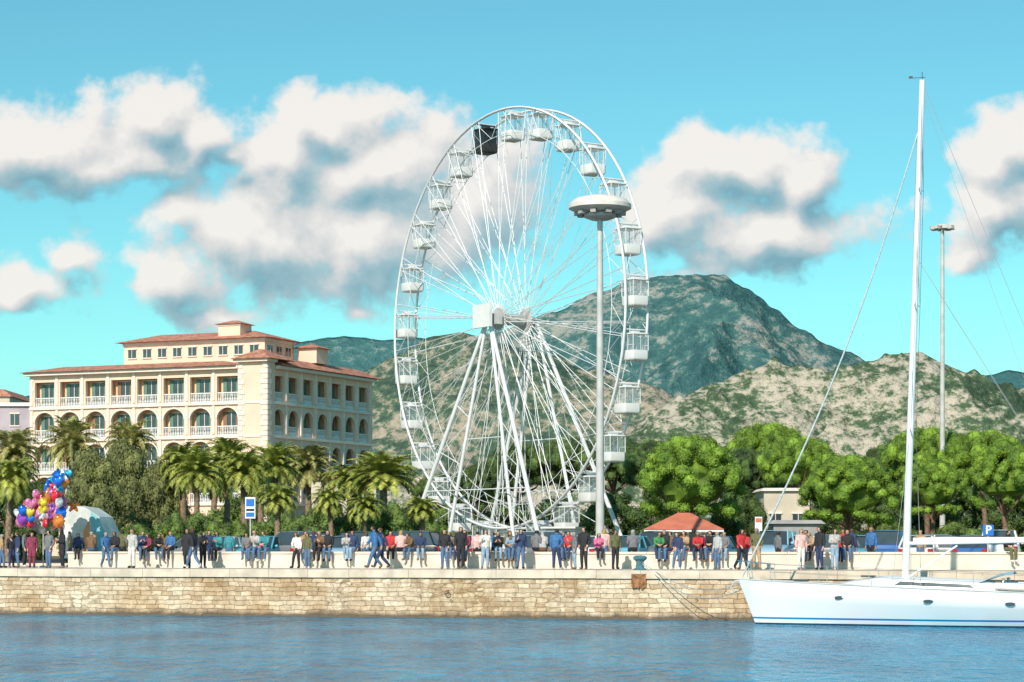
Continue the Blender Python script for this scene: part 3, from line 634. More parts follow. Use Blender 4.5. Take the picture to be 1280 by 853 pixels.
# ------------------------------------------------------------------ ferris wheel
A=radians(56.5); WR=16.3; HUBZ=ZZ(400,175)
fw=bpy.data.objects.new('ferris_wheel',None); COL.objects.link(fw)
fw.location=(0,175,GZ); fw.rotation_euler=(0,0,-A); top(fw,'tall white steel ferris wheel with hanging cabins on a plaza','ferris wheel')
HZL=HUBZ-GZ; NG=26; W2=1.0; ST=2*pi/NG; PH0=radians(180-7.3)
def WP(r,a,y): return (r*cos(a),y,HZL+r*sin(a))
for y in (-W2,W2):
    mb=MB(); mb.path([WP(WR,i*2*pi/104,y) for i in range(104)],.105,6,closed=True)
    mk('rim',mb,M['whiteb'],fw,smooth=60)
    mb=MB(); mb.path([WP(WR-1.9,i*2*pi/104,y*.86) for i in range(104)],.028,5,closed=True)
    mk('inner_ring',mb,M['whiteb'],fw,smooth=60)
sp_=MB()
for sg in (-1,1):
    for off in (-.5,.5):
        da=ST*.5*off*.55
        sp_.tube((WR*cos(da),sg*W2,WR*sin(da)),(.85*cos(-da*7),sg*1.25,.85*sin(-da*7)),.030,n=4)
    for k in range(5):
        r_=WR*(.96-.14*k); rn=WR*(.89-.14*k)
        sp_.tube((r_,sg*W2*.98,r_*ST*.13),(rn,sg*W2,-rn*ST*.12),.012,n=3)
sp_.tube((WR-1.9,-W2*.86,0),(WR*.45,W2*1.1,0),.014,n=3)
SP=sp_.mesh('spoke',[M['whiteb']])
br_=MB()
da=ST/2
br_.tube((WR,-W2,0),(WR,W2,0),.05,n=6)
br_.tube((WR,-W2,0),(WR*cos(ST),W2,WR*sin(ST)),.02,n=4)
for sg in (-1,1):
    r2=WR-1.9
    br_.tube((WR,sg*W2,0),(r2*cos(da),sg*W2*.86,r2*sin(da)),.022,n=4); br_.tube((r2*cos(da),sg*W2*.86,r2*sin(da)),(WR*cos(ST),sg*W2,WR*sin(ST)),.022,n=4)
BRm=br_.mesh('rim_brace',[M['whiteb']])
for i in range(NG):
    a=PH0-i*ST
    o=ob('spoke',SP,fw,(0,0,HZL)); o.rotation_euler=(0,-a,0)
    o=ob('rim_brace',BRm,fw,(0,0,HZL)); o.rotation_euler=(0,-a,0)
mb=MB()
def cyl_y(mb,y0,y1,r,n=20): mb.tube((0,y0,HZL),(0,y1,HZL),r,n=n)
cyl_y(mb,-2.3,2.3,.30); cyl_y(mb,-1.32,-1.18,.88); cyl_y(mb,1.18,1.32,.88); cyl_y(mb,-1.0,1.0,.45)
mk('hub',mb,M['galv'],fw,smooth=40)
mb=MB(); mb.box((0,-2.75,HZL+.15),(2.4,.25,1.8)); mk('hub_panel',mb,M['white'],fw)
mb=MB(); mb.box((.7,-1.9,HZL-.1),(.6,.7,.8)); mk('drive_motor',mb,M['galv'],fw)
for sy in (-1,1):
    for sx,spd,r in ((-1,10,.18),(1,10,.18),(-1,5,.15),(1,5,.15)):
        mb=MB(); t=(sx*.25,sy*2.2,HZL-.2); f=(sx*spd,sy*(3.9 if spd==10 else 3.0),.25)
        mb.tube(t,f,r*.85,r,10); mb.box((f[0],f[1],.12),(.9,.9,.3))
        mk('support_leg',mb,M['whiteb'],fw,smooth=40)
    mb=MB()
    def lp(sx,spd,k):
        t=Vector((sx*.25,sy*2.2,HZL-.2)); f=Vector((sx*spd,sy*(3.9 if spd==10 else 3.0),.25)); return t.lerp(f,k)
    for k in (.35,.55,.75,.92):
        for sx in (-1,1): mb.tube(lp(sx,10,k),lp(sx,5,k+.06),.04,n=5); mb.tube(lp(sx,10,k),lp(sx,5,max(0,k-.12)),.03,n=5)
    mb.tube(lp(-1,10,.72),lp(1,10,.72),.05,n=6); mb.tube(lp(-1,5,.5),lp(1,5,.5),.045,n=6)
    mb.tube(lp(-1,10,.97),lp(1,10,.97),.10,n=6)
    mk('leg_bracing',mb,M['whiteb'],fw,smooth=40)
mb=MB()
for sx in (-1,1):
    for s_ in (-10,-5,5,10): mb.tube((s_,-3.6,.5),(s_,3.6,.5),.1,n=6)
    mb.tube((sx*10,-3.6,.6),(sx*5,3,.6),.06,n=6)
mk('ground_frame',mb,M['whiteb'],fw)
mb=MB(); mb.box((0,0,.55),(13,6.2,.3)); mb.box((0,-3.5,.3),(4,.9,.3)); mk('boarding_platform',mb,M['galv'],fw)
mb=MB()
for i in range(27):
    for y in (-3.1,3.1): mb.tube((-6.5+i*.5,y,.7),(-6.5+i*.5,y,1.7),.025,n=4)
for y in (-3.1,3.1): mb.tube((-6.5,y,1.7),(6.5,y,1.7),.04,n=5)
mk('platform_railing',mb,M['whiteb'],fw)
def gondola(glassm,bodym):
    e=bpy.data.objects.new('gondola',None); COL.objects.link(e); e.parent=fw
    def ring(hx,hy,z,r=.12):
        pts=[]
        for cx,cy,a0 in ((hx-r,hy-r,0),(-hx+r,hy-r,90),(-hx+r,-hy+r,180),(hx-r,-hy+r,270)):
            for k in range(3): t=radians(a0+k*45); pts.append((cx+r*cos(t),cy+r*sin(t),z))
        return pts+[pts[0]]
    mb=MB(); mb.grid([ring(.58,.56,-2.26),ring(.68,.66,-2.22),ring(.73,.70,-2.10),ring(.74,.71,-1.52),ring(.69,.66,-1.52)])
    mb.poly(ring(.58,.56,-2.26)[:-1][::-1]); mb.poly(ring(.69,.66,-1.58)[:-1])
    mk('tub',mb,bodym,e,smooth=50)
    mb=MB(); mb.grid([ring(.72,.69,-.40),ring(.77,.74,-.37),ring(.77,.74,-.30),ring(.66,.62,-.26),ring(.1,.1,-.24,.05)]); mb.poly(ring(.72,.69,-.40)[:-1][::-1])
    mk('cabin_roof',mb,bodym,e,smooth=50)
    mb=MB()
    for x in (-.70,.70):
        for y in (-.67,.67): mb.box((x,y,-.96),(.055,.055,1.12))
    for x in (-.70,.70): mb.box((x,0,-.96),(.03,.03,1.1))
    for y in (-.67,.67): mb.box((0,y,-.96),(.03,.03,1.1)); mb.box((0,y,-1.15),(1.35,.03,.03))
    mb.tube((0,-1,0),(0,1,0),.05,n=6); mb.box((0,0,-.13),(.1,.8,.2))
    mk('cabin_frame',mb,M['whiteb'] if bodym is not M['dark'] else M['dark'],e)
    mb=MB(); mb.grid([ring(.69,.66,-1.52),ring(.69,.66,-.40)]); mk('cabin_window',mb,glassm,e,smooth=50)
    return e
m,nt2,b=newmat('clear_cabin_glass'); b.inputs['Base Color'].default_value=(.6,.72,.76,1); b.inputs['Roughness'].default_value=.05; b.inputs['Alpha'].default_value=.16
g0=gondola(m,M['white'])
m2,nt2,b=newmat('smoked_cabin_glass'); b.inputs['Base Color'].default_value=(.015,.02,.022,1); b.inputs['Roughness'].default_value=.08; b.inputs['Alpha'].default_value=.85
g1=gondola(m2,M['dark']); g1['label']='black cabin with smoked glass'
for i in range(NG):
    a=PH0-i*ST; loc=WP(WR-.1,a,0)
    if i==5: g1.location=loc
    elif i==0: g0.location=loc
    else: clone(g0,loc,parent=fw)
def booth(px,D,w,h,col,lab,roofc):
    x,y=P(px,D); e=bpy.data.objects.new('ticket_booth',None); COL.objects.link(e); e.location=(x,y,GZ); e.rotation_euler=(0,0,-.3); top(e,lab,'ticket booth')
    mb=MB(); mb.box((0,0,h/2),(w,2.2,h)); mk('booth_body',mb,col,e)
    mb=MB(); mb.box((0,-.2,h+.06),(w+.3,2.7,.12)); mk('booth_roof',mb,roofc,e)
    mb=MB(); mb.box((0,-1.12,h*.6),(w*.6,.05,h*.35)); mk('booth_window',mb,M['glass'],e)
    mb=MB(); mb.box((0,-1.2,h*.38),(w*.7,.3,.06)); mk('counter',mb,M['white'],e)
booth(705,156,2.2,2.2,M['white'],'small white ticket booth below the wheel',M['white'])

# ------------------------------------------------------------------ high mast lamps
def highmast(px,D,ytop,headw,rbase,rtop,big):
    x,y=P(px,D); H=ZZ(ytop,D)-GZ
    e=bpy.data.objects.new('high_mast_lamp',None); COL.objects.link(e); e.location=(x,y,GZ)
    mb=MB(); mb.lathe([(0,0),(rbase*2,0),(rbase*2,.06),(rbase*1.1,.08),(rbase,.5),(rbase*.8,H*.5),(rtop,H-.3),(0,H-.3)],n=16)
    mk('pole',mb,M['galv'],e,smooth=40)
    r=headw/2
    if big:
        mb=MB(); mb.lathe([(0,H),(r*.45,H-.02),(r*.85,H-.22),(r,H-.5),(r*1.0,H-.72),(r*.86,H-.84),(r*.45,H-.95),(r*.3,H-1.0),(0,H-1.0)],n=36); mk('lamp_head',mb,M['tan'],e,smooth=35)
        mb=MB(); mb.lathe([(r*.5,H-1.0),(r*.52,H-1.2),(r*.3,H-1.35),(0,H-1.35)],n=24)
        mk('service_ring',mb,M['galv'],e,smooth=40)
        for k in range(10):
            a=k*2*pi/10; mb=MB(); mb.box((r*.72*cos(a),r*.72*sin(a),H-1.0),(.36,.30,.2),a); o=mk('floodlight',mb,M['grey'],e)
    else:
        mb=MB(); mb.lathe([(0,H),(r*.5,H-.02),(r*.6,H-.15),(r*.5,H-.25),(0,H-.3)],n=20); mk('lamp_head',mb,M['galv'],e,smooth=35)
        for k in range(8):
            a=k*2*pi/8; mb=MB(); mb.box((r*.8*cos(a),r*.8*sin(a),H-.3),(.5,.42,.3),a); o=mk('floodlight',mb,M['galv'],e)
            mb=MB(); mb.tube((0,0,H-.1),(r*.8*cos(a),r*.8*sin(a),H-.15),.04,n=5); mk('lamp_arm',mb,M['galv'],e)
    return e
top(highmast(750,125,245,3.5,.25,.15,True),'tall grey lamp mast with saucer shaped head behind wall','street lamp')
top(highmast(1178,200,281,2.1,.26,.16,False),'tall galvanised floodlight mast rising behind pine trees','street lamp')

# ------------------------------------------------------------------ red roof kiosk
e=bpy.data.objects.new('kiosk',None); COL.objects.link(e); x,y=P(855,146); e.location=(x,y,GZ); e.rotation_euler=(0,0,-.08)
top(e,'small open kiosk with terracotta hipped canopy roof','kiosk')
mb=MB(); hip(mb,-2.6,2.6,-2.3,2.3,2.05,3.15,2.2); mk('roof',mb,M['red'],e)
mb=MB(); mb.box((0,0,1.96),(5.1,4.5,.14)); mk('fascia',mb,M['white'],e)
for a in (-2.4,2.4):
    for b_ in (-2.0,2.0): mb=MB(); mb.box((a,b_,.94),(.14,.14,1.88)); mk('post',mb,M['shutterb'],e)
mb=MB(); mb.box((0,.6,.9),(3.4,2.0,1.8)); mk('counter_body',mb,M['beige'],e)

# ------------------------------------------------------------------ signs
def text_mesh(t,size):
    c=bpy.data.curves.new('txt','FONT'); c.body=t; c.size=size; c.align_x='CENTER'; c.align_y='CENTER'; c.extrude=.006; c.offset=.012
    o=bpy.data.objects.new('txt',c); COL.objects.link(o); dg=bpy.context.evaluated_depsgraph_get(); me=bpy.data.meshes.new_from_object(o.evaluated_get(dg)); bpy.data.objects.remove(o)
    return me
def sign(px,D,yc,w,h,board,lab,letter=None,lcol=None,extra=None):
    x,y=P(px,D); z=ZZ(yc,D)-GZ; e=bpy.data.objects.new('road_sign',None); COL.objects.link(e); e.location=(x,y,GZ); top(e,lab,'sign','signs along the promenade')
    mb=MB(); mb.tube((0,0,0),(0,0,z+h/2),.035,n=8); mk('post',mb,M['galv'],e,smooth=40)
    mb=MB(); mb.box((0,-.06,z),(w,.04,h)); mk('sign_board',mb,board,e)
    if letter:
        me=text_mesh(letter,h*1.1); me.materials.clear(); me.materials.append(lcol); o=ob('letter',me,e,(0,-.09,z)); o.rotation_euler=(radians(90),0,0)
    if extra:
        for (dz,hh,ww,mt_) in extra:
            mb=MB(); mb.box((0,-.085,z+dz),(ww,.02,hh)); mk('sign_panel',mb,mt_,e)
sign(1235,97,663,.46,.46,M['blue'],'square blue parking sign with white letter','P',M['signw'])
sign(313,105,635,.48,1.0,M['signw'],'white traffic sign with blue panels on a post',None,None,[(.24,.34,.38,M['blue']),(-.1,.10,.38,M['black']),(-.32,.2,.38,M['blue'])])
sign(948,112,655,.36,.7,M['signw'],'white information sign with red band on a post',None,None,[(.18,.2,.3,M['red'])])

# ------------------------------------------------------------------ cars
def lerp(a,b,t): return a+(b-a)*t
def car(kind):
    Lc,Wc,Hc=[(4.1,1.74,1.48),(4.6,1.85,1.72),(3.7,1.66,1.52)][kind]
    h2=Lc/2; e=bpy.data.objects.new('parked_car',None); COL.objects.link(e)
    belt=.62*Hc
    xs=[-h2,-h2+.08,-h2+.3,-h2*.55,0,h2*.45,h2*.75,h2-.25,h2-.06,h2]
    tops=[belt*.8,belt*.95,belt*1.0,belt,belt*.99,belt*.97,belt*.90,belt*.80,belt*.68,belt*.55]
    ws=[.84,.93,.98,1,1,1,.99,.94,.86,.78]
    rows=[]
    for X,tz,wf in zip(xs,tops,ws):
        w_=Wc/2*wf; zb=.26
        rows.append([(X,-w_*.93,zb),(X,-w_,.42),(X,-w_,tz*.75),(X,-w_*.94,tz*.95),(X,-w_*.8,tz),(X,w_*.8,tz),(X,w_*.94,tz*.95),(X,w_,tz*.75),(X,w_,.42),(X,w_*.93,zb),(X,-w_*.93,zb)])
    mb=MB(); mb.grid(rows,True); mb.poly(rows[0][:-1]); mb.poly(rows[-1][:-1][::-1])
    paint=M['white']
    mk('body',mb,paint,e,smooth=40)
    bx0,bx1=-h2+ (.25 if kind!=0 else .45), h2*.45; tx0,tx1=-h2+(.55 if kind!=0 else 1.0),h2*.1; bw=Wc*.45; tw=Wc*.36
    zb,zt=belt*.97,Hc
    B=[(bx0,-bw,zb),(bx1,-bw,zb),(bx1,bw,zb),(bx0,bw,zb)]; T_=[(tx0,-tw,zt-.06),(tx1,-tw,zt-.06),(tx1,tw,zt-.06),(tx0,tw,zt-.06)]
    mb=MB()
    for i in range(4): mb.poly([B[i],B[(i+1)%4],T_[(i+1)%4],T_[i]])
    mk('window_glass',mb,M['glass'],e)
    mb=MB(); mb.grid([[ (lerp(tx0,tx1,i/5)+(-.04 if i==0 else .04 if i==5 else 0),y_*tw*1.02,zt-.06+(.06*(1-abs(y_)**3))*(1 if 0<i<5 else .4)) for y_ in (-1,-.9,-.5,0,.5,.9,1)] for i in range(6)])
    mb.poly([(tx0-.04,-tw*1.02,zt-.063),(tx0-.04,tw*1.02,zt-.063),(tx1+.04,tw*1.02,zt-.063),(tx1+.04,-tw*1.02,zt-.063)])
    for s_ in (-1,1):
        for X0,X1 in ((bx0,tx0),(bx1,tx1),(lerp(bx0,bx1,.5),lerp(tx0,tx1,.5))): mb.tube((X0,s_*bw*1.01,zb),(X1,s_*tw*1.01,zt-.06),.045,n=5)
    mk('roof',mb,paint,e,smooth=40)
    for X in (-h2*.62,h2*.64):
        for s_ in (-1,1):
            mb=MB(); r=.31; y_=s_*(Wc/2-.08)
            mb.tube((X,y_-.1,r),(X,y_+.1,r),r,n=18); wh=mk('wheel',mb,M['black'],e,smooth=40)
            mb=MB(); mb.tube((X,y_+s_*.1,r),(X,y_+s_*.12,r),r*.62,n=12); mk('rim',mb,M['chrome'],wh)
    for s_ in (-1,1):
        mb=MB(); mb.box((h2-.12,s_*Wc*.34,belt*.62),(.2,.36,.16)); mk('headlight',mb,M['lens'],e)
        mb=MB(); mb.box((-h2+.06,s_*Wc*.38,belt*.78),(.14,.24,.26)); mk('tail_light',mb,M['redlens'],e)
        mb=MB(); mb.ball((bx1-.25,s_*(Wc/2+.08),zb+.08),.1,8,5,(.7,1,.8)); mk('wing_mirror',mb,paint,e,smooth=180)
    mb=MB(); mb.box((h2-.02,0,.42),(.06,Wc*.6,.16)); mb.box((-h2+.02,0,.4),(.06,Wc*.7,.16)); mk('bumper_grille',mb,M['dark'],e)
    mb=MB(); mb.box((-h2-.005,0,belt*.6),(.03,.5,.11)); mk('number_plate',mb,M['signw'],e)
    return e
CP={n_:mat('car_paint_'+n_,c,.25,.02,1,spec=.6) for n_,c in dict(white=(.75,.76,.76),black=(.015,.015,.02),blue=(.03,.12,.35),cyan=(.10,.40,.52),grey=(.16,.17,.18),silver=(.45,.46,.47),red=(.40,.02,.02),lightblue=(.30,.48,.62)).items()}
protos=[car(k) for k in range(3)]
cars=[(330,13,0,'cyan'),(362,14,1,'grey'),(398,13,2,'white'),(428,13,0,'lightblue'),(456,15,1,'black'),(500,13,1,'black'),(540,15,0,'grey'),(585,14,2,'silver'),(664,13,0,'grey'),(700,15,1,'silver'),(735,14,0,'white'),
      (790,13,0,'cyan'),(820,15,1,'grey'),(860,14,2,'red'),(895,13,0,'blue'),(968,13,1,'lightblue'),(1000,15,0,'white'),(1035,13,2,'grey'),(1078,13,0,'cyan'),(1110,14,1,'blue'),(1150,13,0,'white'),(1185,14,2,'grey'),(1215,13,0,'blue'),(1250,14,1,'white'),(280,16,0,'silver'),(240,15,2,'grey')]
used=set()
for i,(px,off,k,c) in enumerate(cars):
    x,y=Q(px,off+4.2); rz=PHI+pi/2*(1 if i%3 else -1)+R_.uniform(-.05,.05)
    if i%4==1: rz+=pi/2
    if k not in used: o=protos[k]; used.add(k); o.location=(x,y,GZ+.006); o.rotation_euler=(0,0,rz)
    else: o=clone(protos[k],(x,y,GZ+.006),rz)
    for ch in o.children:
        if ch.name.split('.')[0] in('body','roof','wing_mirror'):
            ch.material_slots[0].link='OBJECT'; ch.material_slots[0].material=CP[c]
    top(o,f'{ {"cyan":"turquoise","lightblue":"pale blue"}.get(c,c)} {["hatchback car","tall family car","small compact car"][k]} parked behind the low wall','car','cars parked along the road')

# ------------------------------------------------------------------ covered stall & balloons
x,y=Q(113,9.5); e=bpy.data.objects.new('covered_stall',None); COL.objects.link(e); e.location=(x,y,GZ); e.rotation_euler=(0,0,PHI+.15); top(e,'stall trailer covered with white aqua and orange tarpaulin','market stall')
mb=MB(); rows_=[]
for yy in (-1.1,1.1):
    rows_.append([(-1.15,yy,.4),(-1.2,yy,2.35),(-1.05,yy,2.75),(-.6,yy,2.88),(.1,yy,2.78),(.75,yy,2.35),(1.1,yy,1.6),(1.2,yy,.4)])
mb.grid(rows_,True); mb.poly(rows_[0]); mb.poly(rows_[1][::-1]); mk('tarpaulin',mb,mat('tarpaulin',(.64,.68,.62),.6,.2,1.5,c2=(.76,.78,.74)),e,smooth=30)
mb=MB(); mb.poly([(.35,-1.104,.5),(1.15,-1.104,.5),(1.06,-1.104,1.6),(.72,-1.104,2.3),(.35,-1.104,2.6)]); mk('aqua_panel',mb,M['tarp'],e)
mb=MB(); mb.poly([(.0,-1.107,.6),(.3,-1.107,.6),(.3,-1.107,2.2),(.0,-1.107,1.7)]); mk('orange_panel',mb,M['orange'],e)
mb=MB(); mb.box((0,0,.36),(2.4,1.9,.1)); mk('chassis',mb,M['dark'],e)
for sy in (-1,1): mb=MB(); mb.tube((0,sy*.95-.08,.28),(0,sy*.95+.08,.28),.28,n=16); mk('wheel',mb,M['black'],e,smooth=40)
bcol=[mat('foil_'+n_,c,.15,.45,6,metal=.25) for n_,c in dict(red=(.7,.03,.05),pink=(.85,.22,.42),blue=(.02,.14,.6),cyan=(.05,.45,.7),silver=(.70,.70,.72),orange=(.8,.22,.04),purple=(.35,.08,.45),yellow=(.8,.6,.05)).items()]
bx,by=Q(54,5.2)
mb=MB(); mb.tube((0,0,0),(0,0,2.0),.025,n=6); mb.lathe([(0,0),(.25,0),(.25,.06),(.04,.1)],n=14); st=mk('balloon_stand',mb,M['galv'],loc=(bx,by,GZ),smooth=40); top(st,'thin metal stand holding strings of foil balloons','balloon stand')
def foil(kind):
    mb=MB(); n=24; rows=[]
    for k,(r,d) in enumerate([(0,.10),(.5,.095),(.8,.065),(.95,.03),(1,0),(.95,-.03),(.8,-.065),(.5,-.095),(0,-.10)]):
        row=[]
        for j in range(n+1):
            t=2*pi*j/n
            if kind==0: R0=.22*(1+.05*cos(12*t)); X=R0*cos(t); Z=R0*sin(t)*1.25
            elif kind==1: X=.25*(sin(t)**3); Z=.016*(13*cos(t)-5*cos(2*t)-2*cos(3*t)-cos(4*t))*1.05
            else: R0=.28*(.72+.32*cos(5*t)); X=R0*sin(t); Z=R0*cos(t)
            row.append((X*r*.95,d,Z*r*.95))
        rows.append(row)
    mb.grid(rows)
    return mb
FO=[foil(k) for k in range(3)]; FOM={}
for i in range(110):
    cxx,cyy,rx_,ry_=[(72,606,19,19),(66,618,16,14),(40,636,19,22),(56,646,24,15),(74,640,14,18)][(0,0,1,2,2,3,3,4)[i%8]]
    px=min(92,max(23,cxx+R_.gauss(0,.42)*rx_)); py=min(662,max(589,cyy+R_.gauss(0,.42)*ry_))
    off=5.2+R_.uniform(-.9,.9)
    X,Y=Q(px,off); Z=ZZ(py,Y)
    ci=R_.choice([2,3,4,0,5,3,2]) if py<616 else R_.choice([0,0,1,1,5,4,6,0,7,1,4,2])
    k=(R_.choice([0,1,1,2,2]),ci)
    if k not in FOM: FOM[k]=FO[k[0]].mesh('foil_balloon',[bcol[ci]],180)
    o=ob('foil_balloon',FOM[k],None,(X,Y,Z),R_.uniform(-1.1,1.1),R_.uniform(.85,1.35)); 
    cn=['red','pink','blue','light blue','silver','orange','purple','yellow'][ci]
    top(o,f'shiny {cn} foil balloon tied above the stand','balloon','foil balloons on the seller stand')
    smb=MB(); inv=Vector((bx,by,GZ+1.5))-Vector((X,Y,Z)); sc_=o.scale[0]; rot=Matrix.Rotation(-o.rotation_euler.z,3,'Z')
    v=(rot@inv)/sc_; smb.tube((0,0,-.2),tuple(v),.004,n=3); mk('string',smb,M['cable'],o)

# ------------------------------------------------------------------ yacht
yd=radians(-17); YX,YY=8.55,84.6
ya=bpy.data.objects.new('sailing_yacht',None); COL.objects.link(ya); ya.location=(YX,YY,0); ya.rotation_euler=(0,0,yd)
top(ya,'white sailing yacht with bare mast moored along the quay','sailing yacht')
LB=14.6; NS=48
def beam(x):
    t=x/LB; return max(.02, 1.95*(min(1,t/.55)**.68 if t<.55 else 1-.22*((t-.55)/.45)**2))
def sheer(x): t=x/LB; return 1.66-.68*t+.14*t*t
def sect(x):
    zs=sheer(x); pts=[]
    for k in range(9):
        f=k/8; z=-.35+(zs+.35)*f
        stem=.80*(1-f)**1.0
        xx=x if x>stem else stem
        bb=beam(max(0,xx-stem)*LB/(LB-stem)) * (.45+.55*min(1,(f/.75))**.7)
        pts.append((xx,bb,z))
    return pts
m,nt2,b=newmat('hull_gelcoat'); b.inputs['Roughness'].default_value=.15
tc=N(nt2,'ShaderNodeTexCoord'); sp=N(nt2,'ShaderNodeSeparateXYZ'); L(nt2,tc.outputs['Object'],sp.inputs[0])
r=N(nt2,'ShaderNodeValToRGB'); r.color_ramp.interpolation='CONSTANT'; e_=r.color_ramp.elements
mrr=N(nt2,'ShaderNodeMapRange'); mrr.inputs['From Min'].default_value=-1; mrr.inputs['From Max'].default_value=2; L(nt2,sp.outputs[2],mrr.inputs[0]); L(nt2,mrr.outputs[0],r.inputs[0])
def zp(z): return (z+1)/3
e_[0].position=0; e_[0].color=(.02,.06,.10,1); e_[1].position=zp(.05); e_[1].color=(.82,.81,.79,1)
q=e_.new(zp(.19)); q.color=(.01,.22,.48,1); q=e_.new(zp(.265)); q.color=(.82,.81,.79,1)
L(nt2,r.outputs[0],b.inputs['Base Color']); M['hull']=m
hs=[sect(LB*i/NS) for i in range(NS+1)]
mb=MB(); mb.grid([[(p[0],-p[1],p[2]) for p in s_] for s_ in hs]); mb.grid([[(p[0],p[1],p[2]) for p in s_] for s_ in hs],True)
tr_=hs[-1]; mb.poly([(p[0],-p[1],p[2]) for p in tr_]+[(p[0],p[1],p[2]) for p in tr_[::-1]])
mk('hull',mb,M['hull'],ya,smooth=50)
mb=MB(); drows=[]
for i in range(NS+1):
    x=LB*i/NS; bb=hs[i][-1][1]; zs=sheer(x); xx=hs[i][-1][0]; drows.append([(xx,-bb,zs),(xx,-bb*.5,zs+.05*min(1,bb)),(xx,0,zs+.07*min(1,bb)),(xx,bb*.5,zs+.05*min(1,bb)),(xx,bb,zs)])
mb.grid(drows,True); mk('deck',mb,mat('deck_gelcoat',(.62,.60,.56),.5,.06,2),ya,smooth=60)
for s_ in (-1,1):
    mb=MB(); mb.path([(hs[i][-1][0],s_*(hs[i][-1][1]-.01),sheer(LB*i/NS)+.02) for i in range(0,NS+1,2)],.03,5); mk('toe_rail',mb,M['galv'],ya,smooth=60)
cr=[]
for i in range(25):
    t=i/24; x=3.8+5.9*t; hgt=.34*min(1,(t*3.2))**.9*(1 if t<.93 else 1-(t-.93)*4); wd=1.0*min(1,.45+t*1.4); z0=sheer(x)+.03
    cr.append([(x,-wd-.08,z0),(x,-wd,z0+hgt*.7),(x,-wd*.8,z0+hgt),(x,0,z0+hgt+.05),(x,wd*.8,z0+hgt),(x,wd,z0+hgt*.7),(x,wd+.08,z0)])
mb=MB(); mb.grid(cr,True); mb.poly(cr[-1]); mk('coachroof',mb,M['hullw'],ya,smooth=40)
for s_ in (-1,1):
    mb=MB(); mb.poly([(x,s_*1.065,sheer(x)+.10) for x in (6.0,7.2,8.9)]+[(x,s_*1.025,sheer(x)+.24) for x in (8.7,7.2,6.2)]); mk('cabin_window',mb,M['glass'],ya)
for xx in (4.0,7.3,10.2):
    i=xx/LB*NS; p=hs[int(i)][6]
    mb=MB(); pts=[(xx+.17*cos(t*pi/8),-p[1]-.03,p[2]+.05*sin(t*pi/8)) for t in range(16)]; mb.poly(pts); mb.path(pts,.012,4,closed=True); mk('porthole',mb,M['glass'],ya)
mb=MB(); 
for s_ in (-1,1): mb.path([(9.6,s_*1.1,sheer(9.6)+.22),(11,s_*1.2,sheer(11)+.22),(12.8,s_*1.15,sheer(12.8)+.16),(13.8,s_*1.0,sheer(13.8)+.08)],[.13,.15,.13,.08],8)
mk('cockpit_coaming',mb,M['hullw'],ya,smooth=60)
mb=MB(); mb.path([(12.4,.42*cos(t*pi/10),sheer(12.4)+.62+.42*sin(t*pi/10)) for t in range(20)],.02,5,closed=True); mb.box((12.5,0,sheer(12.4)+.3),(.18,.22,.6)); mk('steering_wheel',mb,M['chrome'],ya)
mb=MB(); mb.grid([[(9.0+.12*k+(.5*k/6),-1.0+2.0*j/8,sheer(9.4)+.30+.42*sin(k/6*pi/2)*(1-.25*abs(j/4-1)**2.5)) for j in range(9)] for k in range(7)]); mk('sprayhood',mb,mat('sprayhood_canvas',(.30,.52,.62),.7,.1,2),ya,smooth=60)
for s_ in (-1,1):
    for xx in (9.9,10.8):
        mb=MB(); mb.lathe([(.09,0),(.07,.05),(.06,.1),(.085,.15),(0,.17)],(xx,s_*1.15,sheer(xx)+.34),10); mk('winch',mb,M['chrome'],ya,smooth=40)
for xx in (2.4,4.9): mb=MB(); mb.box((xx,0,sheer(xx)+ (.10 if xx<3 else .36)),(.5,.5,.07)); mk('deck_hatch',mb,M['glass'],ya)
def stan(x,s_): return (x,s_*(beam(x)-.1),sheer(x))
for s_ in (-1,1):
    mb=MB(); xs=[1.3,3.2,5.1,7.0,8.9,10.8,12.7,14.2]
    for x in xs: p=stan(x,s_); mb.tube(p,(p[0],p[1],p[2]+.65),.014,n=5)
    for h_ in (.35,.64): mb.path([(stan(x,s_)[0],stan(x,s_)[1],stan(x,s_)[2]+h_) for x in xs],.006,4)
    mk('guard_rail',mb,M['chrome'],ya)
mb=MB()
mb.path([(1.3,-beam(1.3)+.1,sheer(1.3)+.65),(.4,-.3,sheer(.4)+.7),(-.05,0,sheer(0)+.72),(.4,.3,sheer(.4)+.7),(1.3,beam(1.3)-.1,sheer(1.3)+.65)],.018,6)
for s_ in (-1,1): mb.tube((.5,s_*.3,sheer(.5)),(.4,s_*.3,sheer(.4)+.7),.016,n=5)
mk('bow_pulpit',mb,M['chrome'],ya)
mb=MB(); mb.tube((-.15,0,1.58),(.5,0,1.72),.05,n=6); mb.path([(-.15,0,1.58),(-.3,0,1.36),(-.12,0,1.18),(-.02,.15,1.24)],.035,5); mb.path([(-.12,0,1.18),(-.02,-.15,1.24)],.03,5); mk('anchor',mb,M['galv'],ya)
MX=6.25; mbz=sheer(MX)+.25; MH=ZZ(102,82.8); RK=.034
def mp_(z): return (MX+(z-mbz)*RK,0,z)
mb=MB(); zz=[mbz+(MH-mbz)*k/12 for k in range(13)]; mb.path([mp_(z) for z in zz],[.14-.035*k/12 for k in range(13)],12); mk('mast',mb,M['alu'],ya,smooth=50)
mb=MB()
for f,w_ in ((.30,.8),(.55,.7),(.78,.5)):
    z=mbz+(MH-mbz)*f; p=mp_(z)
    for s_ in (-1,1): mb.path([p,(p[0]+.12,s_*w_,z+.05)],[.03,.015],6)
mk('spreader',mb,M['alu'],ya)
mb=MB(); boz=mbz+1.38
mb.path([(MX+.15,0,boz),(MX+6.4,0,boz+.12)],[.07,.07],10); mk('boom',mb,M['alu'],ya,smooth=50)
